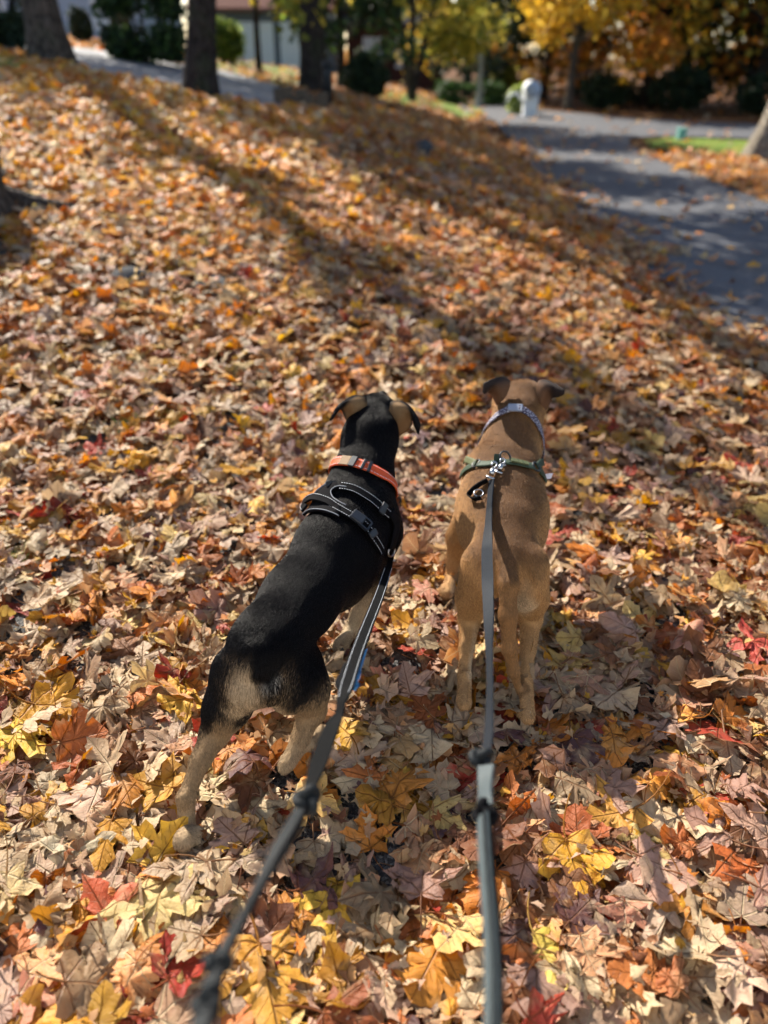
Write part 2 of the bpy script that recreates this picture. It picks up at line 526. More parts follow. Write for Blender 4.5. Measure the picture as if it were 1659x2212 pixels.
def make_tree(name, label, base, height, r0, pal, cat='tree', group=None, lean=(0, 0), crown_from=0.35, limbs=7, limb_len=2.6, leaves=4000, leaf=0.13, spread=0.7,
              bark=None, fol=None, seed=1, flare=1.0, stems=1, droop=0.0, flat=0.7, splay=0.35):
    r = np.random.default_rng(seed)
    base = Vector(base)
    t = empty(name, base)
    tag(t, label, cat, group)
    verts, faces, tips = [], [], []
    for s in range(stems):
        sa = r.uniform(0, 6.3) if stems == 1 else (s / stems * 6.28 + 0.4)
        sp = Vector((math.cos(sa), math.sin(sa), 0)) * (splay if stems > 1 else 0)
        pts, rad = [], []
        K = 14
        for k in range(K):
            f = (k / (K - 1)) ** 1.5
            z = f * height
            w = Vector((math.sin(f * 5 + seed) * 0.06, math.cos(f * 4.2 + seed) * 0.06, 0)) * f * height * 0.35
            pts.append(base + Vector((lean[0] * z, lean[1] * z, z - (0.12 if k == 0 else 0))) + w + sp * min(z, height) * 0.9)
            rad.append(r0 * (1 - 0.72 * f) * (1 + flare * math.exp(-z / (r0 * 1.3))))
        trunk_tube(verts, faces, pts, rad, 14, 0.32 * flare, seed + s)
        nl = max(2, limbs // stems)
        for q in range(nl):
            f = crown_from + (0.97 - crown_from) * (q + r.uniform(0, .8)) / nl
            k = min(K - 2, int((f ** (1 / 1.5)) * (K - 1)))
            p0 = pts[k].lerp(pts[k + 1], 0.5)
            az = q * 2.4 + r.uniform(-.5, .5); el = r.uniform(.15, .75)
            L = limb_len * (1.1 - 0.55 * f) * r.uniform(.75, 1.2)
            d = Vector((math.cos(az) * math.cos(el), math.sin(az) * math.cos(el), math.sin(el)))
            lp = [p0]; lr_ = [rad[k] * .45]
            for w in range(1, 6):
                d = (d + Vector((r.normal(0, .14), r.normal(0, .14), r.normal(0.05, .12) - droop * 0.2))).normalized()
                lp.append(lp[-1] + d * L / 5); lr_.append(lr_[0] * (1 - w / 5.6))
            trunk_tube(verts, faces, lp, lr_, 7, 0, seed + q)
            tips += [lp[-1], lp[-2], lp[3]]
            for w in (2, 3, 4):
                e = (d + Vector((r.normal(0, .8), r.normal(0, .8), r.normal(0.1, .5)))).normalized()
                bp = [lp[w], lp[w] + e * L * .2, lp[w] + e * L * .4 + Vector((0, 0, -.08 * droop + .03))]
                trunk_tube(verts, faces, bp, [lr_[w] * .6, lr_[w] * .4, lr_[w] * .12 + .003], 5, 0, seed + q + w)
                tips += [bp[-1], bp[1]]
        tips.append(pts[-1])
    me = bpy.data.meshes.new('trunk'); me.from_pydata([tuple(v) for v in verts], [], faces)
    me.polygons.foreach_set('use_smooth', [True] * len(me.polygons)); me.update()
    link('trunk', me, bark or M_BARK, t)
    if leaves:
        V, F, C = leaf_cards([tuple(p) for p in tips], spread, leaves, leaf, pal, r, flat, droop)
        me = np_mesh('crown', V, F, False); add_col(me, C)
        link('crown', me, fol or M_FOL, t)
    return t

def make_bush(name, label, c, dims, pal, cat='shrub', leaves=3500, leaf=0.07, box=0.0, group=None, seed=1, fol=None, stem=True):
    """c = ground point under the middle, dims = width, depth, height"""
    r = np.random.default_rng(seed); c = Vector(c)
    t = empty(name, c); tag(t, label, cat, group)
    n = leaves
    d = r.normal(0, 1, (n, 3)); d /= np.linalg.norm(d, axis=1, keepdims=True)
    if box: d = np.sign(d) * np.abs(d) ** (1 - box); d /= np.maximum(np.abs(d).max(1, keepdims=True) * box + np.linalg.norm(d, axis=1, keepdims=True) * (1 - box), .01)
    rr = (0.62 + 0.40 * r.random(n) ** 0.6) * (1 + 0.10 * np.sin(d[:, 0] * 7 + seed) * np.sin(d[:, 2] * 6 + seed * 2) + 0.08 * np.sin(d[:, 1] * 9 + d[:, 0] * 5))
    P = d * rr[:, None] * np.array(dims) * 0.5
    P[:, 2] += dims[2] * 0.5; P[:, 2] = np.maximum(P[:, 2], 0.03)
    V, F, C = leaf_cards(P + np.array(c), leaf * .8, n, leaf, pal, r, 1.0)
    me = np_mesh('foliage', V, F, False); add_col(me, C); link('foliage', me, fol or M_FOL_D, t)
    vs, fs = [], []
    for q in range(9):
        a = q * 2.4; e = Vector((math.cos(a) * dims[0] * .3, math.sin(a) * dims[1] * .3, dims[2] * r.uniform(.55, .85)))
        trunk_tube(vs, fs, [c + Vector((math.cos(a) * .04, math.sin(a) * .04, -0.05)), c + e * .5 + Vector((0, 0, .05)), c + e], [.03, .022, .008], 5, 0, q)
    me = bpy.data.meshes.new('stems'); me.from_pydata([tuple(v) for v in vs], [], fs); me.update()
    link('stem', me, M_BARK_D, t)
    return t

def depth_of(p): return (Vector(p) - Vector((0, 0, CAM_H))).dot(Vector((0, CP, -SP)))

YEL = [(232, 184, 56), (214, 168, 48), (236, 196, 84), (196, 152, 48), (176, 148, 56)]
ORA = [(214, 140, 50), (198, 124, 46), (222, 158, 62), (172, 108, 46), (184, 140, 58)]
OLV = [(146, 142, 56), (164, 154, 62), (120, 122, 50), (196, 174, 72), (108, 110, 46)]
DGR = [(48, 64, 42), (40, 56, 40), (60, 74, 44), (36, 50, 38)]
MGR = [(70, 96, 46), (56, 82, 42), (84, 108, 56), (46, 70, 38)]
LGR = [(150, 168, 70), (128, 150, 60), (170, 176, 86)]

# T0: left edge tree, made short to keep its shadow off the dogs
b = ground_hit(-138, 468)
def make_short_tree(name, label, base, r0, h, seed):
    t = empty(name, base); tag(t, label, 'shortened tree')
    vs, fs = [], []
    trunk_tube(vs, fs, [base + Vector((.03 * k, 0, z)) for k, z in enumerate((-.15, .02, .1, .18, .27, .38, h))], [r0 * q for q in (2.3, 1.95, 1.6, 1.32, 1.12, 1.02, .98)], 22, .34, seed)
    for q in range(6):
        a = q * 1.05 + .3; d = Vector((math.cos(a), math.sin(a), 0)); p = [base + d * r0 * 1.2 + Vector((0, 0, .10))]
        for w in range(1, 6):
            e = base + d * (r0 * 1.2 + w * .14) + Vector((math.sin(w + q) * .04, math.cos(w * 1.3 + q) * .04, 0)); e.z = tz(e.x, e.y) + .07 - w * .018; p.append(e)
        trunk_tube(vs, fs, p, [.10, .085, .07, .055, .04, .02], 8, 0, q)
    me = bpy.data.meshes.new('trunk'); me.from_pydata([tuple(v) for v in vs], [], fs); me.polygons.foreach_set('use_smooth', [True] * len(me.polygons)); me.update()
    link('trunk', me, M_BARK, t)
    MB().lathe(base + Vector((.18, 0, h - .004)), [(r0 * .93, 0), (r0 * .9, .012), (r0 * .3, .016), (.01, .016)], 22).build('added_top_face', simple_mat('added_top_wood', lin((150, 124, 92)), .9, .1, .25, 25), t)  # flat top added where the tree is cut short
make_short_tree('shortened_tree', 'dark mossy base of a shortened tree with spreading roots cut by the left picture edge', b, .30, .50, 3)
b = at(116, 138, 10.6); b.z = min(b.z, tz(b.x, b.y)); k = depth_of(b) / FPX
make_tree('maple_tree', 'thick brown trunk far left, standing before the dark hedge', b, 6.6, 38 * k, ORA, lean=(-.02, 0), crown_from=.42, limbs=9, limb_len=.8, leaves=900, leaf=.13, spread=.38, seed=5, flare=.5)
b = ground_hit(434, 208); k = depth_of(b) / FPX
make_tree('maple_tree', 'straight dark trunk on top of the bank beside the driveway', b, 9.5, 29 * k, ORA, lean=(0.13, 0), crown_from=.36, limbs=10, limb_len=1.0, leaves=1500, leaf=.14, spread=.4, seed=7, flare=.6, bark=M_BARK_D)
b = ground_hit(676, 205); k = depth_of(b) / FPX
make_tree('maple_tree', 'dark trunk with hanging yellow green leaves in front of the garage', b, 9.5, 27 * k, OLV + [(206, 176, 60)], lean=(0.03, 0), crown_from=.12, limbs=20, limb_len=3.3, leaves=15000, leaf=.18, seed=9, flare=.5, bark=M_BARK_D, droop=.6)
b = ground_hit(889, 219)
make_tree('ornamental_tree', 'small spreading olive tree with forked dark stems by the verge', b, 4.6, .09, OLV + [(190, 170, 70)], crown_from=.20, limbs=18, limb_len=2.0, leaves=9500, leaf=.15, spread=.7, seed=12, flare=.4, stems=3, bark=M_BARK_D, splay=.28)
b = ground_hit(1650, 345)
make_tree('maple_tree', 'leaning grey trunk at the right edge beside the green grass', b, 9, .24, YEL, lean=(.14, .0), crown_from=.16, limbs=10, limb_len=2.8, leaves=1500, leaf=.15, seed=15, flare=.9, bark=M_BARK_L, droop=.5)
b = Vector((6.0, 27.5, 0)); b.z = tz(b.x, b.y)
make_tree('maple_tree', 'low bushy yellow tree behind the white mailbox post', b, 6.5, .14, YEL, crown_from=.10, limbs=16, limb_len=2.6, leaves=6500, leaf=.2, spread=.8, seed=18, flare=.4, group='trees beyond the junction')

for x, y, h, lb, sd in ((-8.4, 17.6, 6.8, 'unseen tree added past the left picture edge to shade the bank top', 21), (-5.4, 18.2, 6.8, 'unseen maple added behind the broad green hedge to shade the bank', 22)):
    make_tree('maple_tree', lb, (x, y, tz(x, y)), h, .2, OLV + ORA, crown_from=.42, limbs=14, limb_len=2.6, leaves=4200, leaf=.18, spread=.8, seed=sd, flare=.5)  # both out of view, added for their shade on the bank top
b = ground_hit(738, 196)
make_tree('evergreen_tree', 'dense dark green conifer just right of the leafy dark trunk', b, 5.0, .09, DGR + MGR, crown_from=.05, limbs=30, limb_len=1.5, leaves=6500, leaf=.14, spread=.42, seed=71, flare=.3, bark=M_BARK_D, fol=M_FOL_D, droop=.5)
b = ground_hit(560, 160)
make_tree('small_tree', 'small yellow green tree hiding the top of the grey garage', b, 3.6, .07, LGR + OLV + [(214, 186, 70)], crown_from=.30, limbs=14, limb_len=1.9, leaves=4200, leaf=.14, spread=.55, seed=25, flare=.4, bark=M_BARK_D, splay=.2)
woods = [  # x, y, height, palette, label
    (9.0, 29.0, 9.5, ORA, 'orange brown tree, first right of the low yellow tree'),
    (11.8, 27.0, 10.5, YEL + OLV, 'mixed yellow and olive tree over the dark undergrowth'),
    (14.6, 25.6, 9.5, ORA + OLV, 'russet tree left of the evergreen at the right edge'),
    (18.0, 25.0, 9.0, OLV, 'olive tree at the right edge behind the leaning trunk'),
    (8.0, 36.0, 11.0, YEL + ORA, 'tall golden tree behind the low yellow one'),
    (12.5, 34.0, 11.0, ORA, 'tall rusty tree deep in the wood'),
    (17.5, 32.0, 10.0, YEL + OLV, 'yellowing tree deep in the wood at the right'),
    (3.6, 37.0, 8.5, OLV + YEL, 'yellow green tree behind the lamp post'),
    (0.0, 52.0, 9.5, ORA + YEL, 'orange topped tree above the small olive tree'),
    (-7.0, 52.0, 9.5, OLV, 'olive tree behind the grey garage roof'),
    (-16.0, 46.0, 9.5, OLV + MGR, 'green tree behind the pale house'),
    (-24.0, 44.0, 9.5, MGR, 'green tree at the far left behind the hedge'),
]
for q, (x, y, h, pal, lb) in enumerate(woods):
    make_tree('woodland_tree', lb, (x, y, tz(x, y)), h, .2, pal, crown_from=.04, limbs=26, droop=.5, limb_len=3.3, leaves=7000, leaf=.22, spread=1.0, seed=30 + q, flare=.4, bark=M_BARK_D, group='trees beyond the junction')
ever = [
    (10.4, 30.5, 7.5, 'dark evergreen between the orange trees'), (13.4, 29.0, 7.0, 'dark evergreen in the middle of the wood'), (16.4, 28.2, 8.0, 'dark evergreen at the right of the wood'),
    (19.5, 28.5, 8.0, 'dark evergreen at the far right edge'), (6.2, 33.0, 7.0, 'blue green evergreen right of the lamp post'), (4.6, 41.0, 9.0, 'tall blue green evergreen behind the lamp post')]
for q, (x, y, h, lb) in enumerate(ever):
    make_tree('evergreen_tree', lb, (x, y, tz(x, y)), h, .16, DGR, crown_from=.04, limbs=26, limb_len=2.6, leaves=5200, leaf=.26, spread=.75, seed=60 + q, flare=.3, bark=M_BARK_D, fol=M_FOL_D, droop=.8, flat=.5, group='evergreens in the wood')
under = [(7.4, 28.6, 1.6, 1.2, 1.0), (9.6, 27.6, 2.0, 1.4, 1.2), (11.6, 25.6, 2.2, 1.3, 1.1), (13.8, 24.6, 2.2, 1.4, 1.2), (16.4, 23.6, 2.4, 1.4, 1.3), (19.2, 23.2, 2.4, 1.4, 1.3)]
for q, (x, y, w, d, h) in enumerate(under):
    lbn = ['first', 'second', 'third', 'fourth', 'fifth', 'last'][q]
    make_bush('undergrowth_shrub', f'dark low shrub at the wood edge, {lbn} from the yellow tree', (x, y, tz(x, y)), (w, d, h), DGR, leaves=1800, leaf=.13, seed=80 + q, group='dark shrubs along the wood edge')

def bush_px(name, label, px0, px1, pyt, pyb, pal, Ymul=1.0, **kw):
    g = ground_hit((px0 + px1) / 2, pyb); d = depth_of(g) / FPX
    return make_bush(name, label, g, ((px1 - px0) * d, (px1 - px0) * d * .8, (pyb - pyt) * d * 1.12), pal, **kw)
bush_px('hedge', 'dark clipped hedge in the top left corner', -60, 96, -30, 104, DGR, box=.55, cat='hedge', leaves=5000, leaf=.09, seed=91)
bush_px('shrub', 'small dark shrub between the far left trunk and the hedge', 160, 204, 36, 98, DGR, leaves=1500, leaf=.07, seed=92)
bush_px('hedge', 'broad green hedge with lighter top left of the dark trunk', 236, 408, 0, 140, MGR + DGR, box=.5, cat='hedge', leaves=7000, leaf=.09, seed=93)
bush_px('shrub', 'sunlit lime green shrub right of the dark trunk', 452, 530, 66, 140, LGR + MGR, leaves=2400, leaf=.08, seed=94, fol=M_FOL)
bush_px('shrub', 'rounded dark shrub beside the small olive tree', 742, 834, 140, 214, DGR, leaves=3200, leaf=.09, seed=95)
bush_px('shrub', 'lime shrub between the lamp post and the white mailbox post', 1058, 1112, 150, 216, LGR + OLV, leaves=2000, leaf=.13, seed=96, fol=M_FOL)
bush_px('hedge', 'long low green hedge behind the far road bend', 940, 1090, 188, 226, MGR, box=.6, cat='hedge', leaves=3200, leaf=.14, seed=97)
bush_px('shrub', 'pale green arching shrub left of the white mailbox post', 1095, 1140, 200, 246, LGR + [(190, 200, 150)], leaves=1200, leaf=.11, seed=98, fol=M_FOL)
# ================================================================== houses and street things
M_WALL_P = simple_mat('pale_siding', lin((168, 178, 194)), .7, .2, .05, 4)
M_WALL_G = simple_mat('grey_siding', lin((104, 110, 118)), .7, .2, .08, 4)
M_WALL_B = simple_mat('brick_red', lin((86, 56, 50)), .9, .1, .2, 12)
M_ROOF = simple_mat('roof_shingle', lin((128, 88, 76)), .9, .1, .2, 8)
M_ROOF_D = simple_mat('roof_shingle_dark', lin((66, 62, 62)), .9, .1, .2, 8)
M_WHITE = simple_mat('white_paint', lin((226, 228, 230)), .5, .3, .04, 6)
M_GLASS = simple_mat('window_glass', lin((52, 62, 74)), .08, .6, .1, 2)
M_DARK = simple_mat('dark_metal', lin((30, 32, 34)), .5, .4, .1, 20)
M_TEAL = simple_mat('teal_plastic', lin((112, 168, 162)), .5, .3, .06, 10)
M_STONE = simple_mat('field_stone', lin((74, 74, 74)), .9, .1, .25, 18, .8, 60)
M_WOOD = simple_mat('weathered_wood', lin((98, 84, 70)), .85, .15, .25, 14, .5, 50)

def siding_wall(t, name, x0, x1, y, z0, z1, mat, yaw=0, n=None):
    """front wall built of clapboards"""
    n = n or max(3, int((z1 - z0) / .22)); h = (z1 - z0) / n
    mb = MB(); mb.box(((x0 + x1) / 2, y + .12, (z0 + z1) / 2), (x1 - x0 - .02, .2, z1 - z0)); w = mb.build(name, mat, t)
    b0 = None
    for q in range(n):
        zc = z0 + h * (q + .5)
        if b0 is None:
            b0 = MB().box(((x0 + x1) / 2, y, z0 + h * .5), (x1 - x0, .035, h * .97), rx=R(5)).build('board', mat, w)
        else:
            c = b0.copy(); COL.objects.link(c); c.parent = w; c.location = Vector(b0.location) + Vector((0, 0, h * q))
    return w
def house(name, label, g, W, D, H, wall, roof, wins, garage=(), rh=1.6):
    t = empty(name, g); tag(t, label, 'house')
    x0, x1, y, z = g.x - W / 2, g.x + W / 2, g.y, g.z - .3
    siding_wall(t, 'wall', x0, x1, y, z, z + H, wall)
    for s in (x0 + .1, x1 - .1):
        MB().box((s, y + D / 2 + .2, z + H / 2), (.2, D, H - .004)).build('side_wall', wall, t)
    MB().box((g.x, y + D + .3, z + H / 2), (W - .5, .2, H - .008)).build('back_wall', wall, t)
    mb = MB()
    o = .4; zt = z + H; ym = y + D / 2
    A = [Vector((x0 - o, y - o, zt - .1)), Vector((x1 + o, y - o, zt - .1)), Vector((x1 + o, ym, zt + rh)), Vector((x0 - o, ym, zt + rh)), Vector((x1 + o, y + D + o + .4, zt - .1)), Vector((x0 - o, y + D + o + .4, zt - .1))]
    up = Vector((0, 0, .14))
    for q in ((0, 1, 2, 3), (3, 2, 4, 5)):
        P = [A[k] for k in q]
        mb.quad(*[p + up for p in P]); mb.quad(*[p for p in P[::-1]])
        for k in range(4): mb.quad(P[k], P[(k + 1) % 4], P[(k + 1) % 4] + up, P[k] + up)
    for s in (x0, x1): mb.f.append(tuple(range(len(mb.v), len(mb.v) + 3))); mb.v += [Vector((s, y, zt - .01)), Vector((s, y + D, zt - .01)), Vector((s, ym, zt + rh - .05))]
    mb.build('roof', roof, t)
    for (wx, wz, ww, wh) in wins:
        f = MB().box((g.x + wx, y - .03, z + wz), (ww + .16, .07, wh + .16)).build('window', M_WHITE, t)
        MB().box((g.x + wx - ww / 4, y - .07, z + wz), (ww / 2 - .04, .03, wh)).build('pane', M_GLASS, f)
        MB().box((g.x + wx + ww / 4, y - .07, z + wz), (ww / 2 - .04, .03, wh)).build('pane', M_GLASS, f)
    for (wx, ww, wh) in garage:
        f = MB().box((g.x + wx, y - .03, z + wh / 2 + .1), (ww, .06, wh)).build('garage_door', M_WHITE, t)
        for a in range(4):
            MB().box((g.x + wx, y - .075, z + .1 + wh * (a + .5) / 4), (ww - .2, .03, wh / 4 - .07)).build('panel', M_WHITE, f)
    return t
g = ground_hit(205, 118); g = Vector((-12.6, 34.0, tz(-12.6, 34.0)))
house('house', 'pale house wall showing between the trunk and the green hedge', g, 7.0, 6, 3.4, M_WALL_P, M_ROOF_D, [(-2.4, 1.9, 1.2, 1.2), (2.2, 1.9, 1.2, 1.2)])
g = Vector((-5.6, 42.0, tz(-5.6, 42.0)))
house('garage', 'grey garage with white doors and reddish roof behind the yellow leaves', g, 6.4, 5, 2.7, M_WALL_G, M_ROOF, [], [(-.6, 1.9, 2.1), (1.6, 1.9, 2.1)])
g = Vector((0.6, 45.0, tz(.6, 45.0)))
house('brick_house', 'dark red house with white windows behind the small olive tree', g, 5.0, 5, 2.8, M_WALL_B, M_ROOF_D, [(-1.2, 1.6, .8, 1.2), (.4, 1.6, .7, 1.2)])

# lamp post
g = Vector((3.30, 29.4, 0)); g.z = tz(g.x, g.y)
t = empty('lamp_post', g); tag(t, 'slim grey lamp post with round white globe at the road bend', 'lamp post')
MB().lathe(g, [(.16, -.05), (.16, .12), (.11, .2), (.085, .4), (.075, 1.0), (.07, 1.75), (.11, 1.8), (.11, 1.86)], 14).build('post', simple_mat('post_paint', lin((120, 122, 116)), .6, .3), t, True)
MB().lathe(g + Vector((0, 0, 1.84)), [(.08, 0), (.17, .06), (.23, .18), (.24, .28), (.19, .41), (.09, .49), (.02, .51)], 16).build('globe', M_WHITE, t, True)
MB().lathe(g + Vector((0, 0, 2.345)), [(.06, 0), (.05, .03), (.01, .08)], 10).build('finial', M_DARK, t, True)

# white mailbox post by the junction
g = ground_hit(1143, 252)
t = empty('mailbox', g); tag(t, 'tall white mailbox post with rounded top at the road bend', 'mailbox')
MB().box(g + Vector((0, 0, .30)), (.40, .32, .70)).build('post', M_WHITE, t, False, .03)
MB().tube([g + Vector((0, -.28, .70)), g + Vector((0, .26, .70))], .22, 16).build('box', M_WHITE, t, True)
MB().tube([g + Vector((0, -.285, .70)), g + Vector((0, -.30, .70))], .205, 16).build('door', M_WALL_P, t, True)
MB().tube([g + Vector((-.22, .05, .42)), g + Vector((-.40, .05, .60)), g + Vector((-.58, .05, .56)), g + Vector((-.70, .05, .34))], [.05, .045, .04, .03], 8).build('arm', M_WHITE, t, True)

g = ground_hit(1470, 302)
t = empty('utility_pedestal', g); tag(t, 'small teal utility box standing behind the bright grass', 'utility box')
MB().box(g + Vector((0, 0, .08)), (.17, .15, .22)).build('body', M_TEAL, t, False, .02)
MB().box(g + Vector((0, 0, .205)), (.20, .18, .04)).build('cap', M_TEAL, t, False, .015)

g = ground_hit(710, 232)
t = empty('bollard', g); tag(t, 'short black post on the bank right of the dark trunk', 'post')
MB().lathe(g, [(.07, -.05), (.07, .5), (.06, .53)], 12).build('shaft', M_DARK, t, True)
MB().lathe(g + Vector((0, 0, .51)), [(.09, 0), (.09, .05), (.05, .1), (.01, .12)], 12).build('cap', M_DARK, t, True)

# weathered timber edging on the bank below the dark trunk
g0 = ground_hit(606, 226); g1 = ground_hit(698, 244)
t = empty('timber_edging', g0); tag(t, 'row of weathered upright timbers below the dark trunk', 'edging')
for q in range(7):
    p = g0.lerp(g1, q / 6); p.z = tz(p.x, p.y)
    hh = .24 + .05 * math.sin(q * 2.3)
    MB().box(p + Vector((0, .03 * math.sin(q * 3), hh / 2 - .05)), (.15, .13, hh), rz=.1 * math.sin(q * 1.9)).build('timber', M_WOOD, t, False, .012)

g = ground_hit(916, 340)
def stone(name, label, g, dims, seed):
    r = np.random.default_rng(seed)
    bm = bmesh.new(); bmesh.ops.create_icosphere(bm, subdivisions=3, radius=1)
    for v in bm.verts:
        c = v.co; q = 1 + .16 * math.sin(c.x * 3.1 + seed) * math.sin(c.y * 2.7 + seed * 1.3) + .09 * math.sin(c.z * 5 + c.x * 4 + seed)
        v.co = Vector((c.x * dims[0], c.y * dims[1], c.z * dims[2])) * q
    for f in bm.faces: f.smooth = True
    me = bpy.data.meshes.new(name); bm.to_mesh(me); bm.free()
    o = link(name, me, M_STONE); o.location = g; o.rotation_euler = (0, 0, seed)
    tag(o, label, 'stone'); return o
stone('stone', 'small blue grey stone in the leaves left of the lane', g + Vector((0, 0, .05)), (.13, .1, .12), 2)
stone('stone', 'dark stone half buried in leaves near the left tree roots', ground_hit(282, 608), (.16, .10, .07), 4)
stone('stone', 'flat dark stone half buried right of the first buried stone', ground_hit(462, 618), (.20, .10, .05), 5)
# ================================================================== fallen leaves
M_LEAF_O = leaf_mat('fallen_leaf_single', 'object', True)
M_LEAF_N = leaf_mat('fallen_leaf_near', 'attr', True)
M_LEAF_F = leaf_mat('fallen_leaf_far', 'attr', False)

HALF_A = [(0, 0), (.06, -.07), (.20, -.13), (.31, -.10), (.46, -.15), (.42, -.02), (.46, .07), (.35, .13), (.50, .22), (.60, .20), (.64, .31), (.80, .42),
          (.63, .45), (.58, .56), (.47, .50), (.25, .44), (.22, .56), (.36, .70), (.22, .74), (.13, .87), (0, 1.04)]
HALF_B = [(0, 0), (.08, -.05), (.22, -.06), (.40, -.03), (.36, .07), (.27, .13), (.40, .22), (.55, .25), (.72, .38), (.60, .47), (.42, .46), (.20, .39),
          (.17, .52), (.27, .66), (.18, .78), (.09, .90), (0, 1.0)]
HALF_C = [(0, 0), (.10, -.09), (.26, -.17), (.42, -.11), (.55, -.07), (.49, .06), (.54, .16), (.43, .23), (.62, .30), (.70, .29), (.76, .44), (.84, .52), (.66, .56), (.60, .66), (.46, .60),
          (.33, .53), (.31, .62), (.42, .76), (.28, .80), (.17, .92), (0, 1.02)]
HALF_M = [(0, 0), (.10, -.07), (.43, -.10), (.35, .13), (.60, .22), (.78, .42), (.56, .53), (.23, .43), (.33, .70), (.12, .87), (0, 1.03)]
HALF_L = [(0, 0), (.42, -.08), (.33, .14), (.76, .42), (.22, .44), (.26, .72), (0, 1.0)]

def leaf_shape(half, rings, seed, curl, petiole, jit=0.025):
    """flat outline -> triangulated, curled leaf. returns verts, tris, uv"""
    r = np.random.default_rng(seed)
    h = np.array(half)
    right = h + r.normal(0, jit, h.shape) * (np.arange(len(h))[:, None] > 0)
    left = h * [-1, 1] + r.normal(0, jit, h.shape) * (np.arange(len(h))[:, None] > 0)
    right[-1, 0] = 0
    out = np.concatenate([right, left[1:-1][::-1]])
    out = out * [r.uniform(.86, 1.05), r.uniform(.92, 1.06)]
    c = np.array([0.0, 0.30])
    n = len(out)
    P = [out]
    for s in rings: P.append(c + (out - c) * s)
    P.append(c[None, :])
    P = np.concatenate(P)
    T = []
    nr = len(rings) + 1
    k = np.arange(n); k2 = (k + 1) % n
    for q in range(nr - 1):
        a, b = q * n, (q + 1) * n
        T.append(np.stack([a + k, a + k2, b + k2], 1)); T.append(np.stack([a + k, b + k2, b + k], 1))
    T.append(np.stack([(nr - 1) * n + k, (nr - 1) * n + k2, np.full(n, nr * n)], 1))
    T = np.concatenate(T)
    uv = P.copy()
    Q = P - c
    z = np.zeros(len(Q))
    rad = np.hypot(Q[:, 0], Q[:, 1]); ang = np.arctan2(Q[:, 0], Q[:, 1])
    z += 0.10 * curl * np.sin(ang * 5 + r.uniform(-.8, .8)) * rad ** 1.5
    z += 0.16 * curl * np.sin(ang * 2 + r.uniform(0, 6.3)) * rad ** 1.6
    z += 0.05 * curl * np.sin(Q[:, 0] * 15 + r.uniform(0, 6)) * np.sin(Q[:, 1] * 13 + r.uniform(0, 6))
    z -= r.uniform(-.10, .22) * curl * np.abs(Q[:, 0])
    V = np.column_stack([Q, z])
    if petiole:
        L = r.uniform(.5, .95); bend = r.uniform(-.35, .35); b2 = r.uniform(-.1, .3)
        m = 5
        t = np.linspace(0, 1, m)
        cx = bend * t * t; cy = -t * L; cz = b2 * t * t + np.interp(0, [0], [z[0]])
        base = V[0]
        pv = []; 
        w = 0.016 if petiole < 2 else 0.022
        for q in range(m):
            ww = w * (1.25 if q == m - 1 else 1.0 - 0.3 * t[q])
            for a in (0, 2.09, 4.19):
                pv.append((base[0] + cx[q] + ww * math.cos(a), base[1] + cy[q] + 0.03, base[2] + cz[q] - z[0] + ww * math.sin(a)))
        o = len(V); pt = []
        for q in range(m - 1):
            for j in range(3):
                a, b_, c_, d_ = o + q * 3 + j, o + q * 3 + (j + 1) % 3, o + (q + 1) * 3 + (j + 1) % 3, o + (q + 1) * 3 + j
                pt += [(a, b_, c_), (a, c_, d_)]
        V = np.concatenate([V, np.array(pv)]); T = np.concatenate([T, np.array(pt)])
        uv = np.concatenate([uv, np.column_stack([np.zeros(len(pv)), np.full(len(pv), 0.2)])])
    # roll about one or two axes
    for _ in range(2):
        d = r.uniform(0, math.pi); kap = r.normal(0, 0.85) * curl
        if abs(kap) > 0.05:
            dv = np.array([math.cos(d), math.sin(d)])
            s = V[:, :2] @ dv
            ns = np.sin(kap * s) / kap; nz = (1 - np.cos(kap * s)) / kap
            V[:, :2] += np.outer(ns - s, dv); V[:, 2] += nz
    V[:, 2] -= np.percentile(V[:, 2], 30)
    return V.astype(np.float32), T.astype(np.int32), uv.astype(np.float32)

PAL = {
    'tan': [(206, 180, 142), (190, 164, 128), (214, 194, 156), (176, 146, 112), (198, 172, 140)],
    'pinkish tan': [(196, 158, 136), (182, 142, 126), (202, 168, 150)],
    'brown': [(140, 92, 58), (120, 76, 48), (150, 104, 70), (112, 70, 50)],
    'rust orange': [(186, 106, 52), (172, 94, 48), (198, 120, 62), (162, 84, 44)],
    'orange': [(226, 142, 52), (216, 130, 48), (228, 156, 66)],
    'yellow': [(230, 168, 46), (220, 156, 42), (234, 184, 70), (206, 146, 46)],
    'pale yellow': [(222, 194, 124), (214, 182, 108)],
    'red': [(176, 56, 40), (188, 74, 58), (150, 42, 36)],
    'purple brown': [(98, 66, 70), (112, 82, 88), (86, 58, 62)],
}
KEYS = list(PAL)
PALF = {k: np.array([lin(c) for c in v]) for k, v in PAL.items()}
#                   tan  pink brown rust  orange yellow pale red purple
W_NEAR = np.array([.26, .13, .14, .16, .10, .09, .04, .04, .04])
W_LEFT = np.array([.27, .06, .11, .17, .15, .16, .06, .02, .00])
W_FAR = np.array([.15, .09, .09, .24, .28, .13, .02, .00, .00])
W_YEL = np.array([.15, .03, .04, .13, .31, .31, .03, .00, .00])

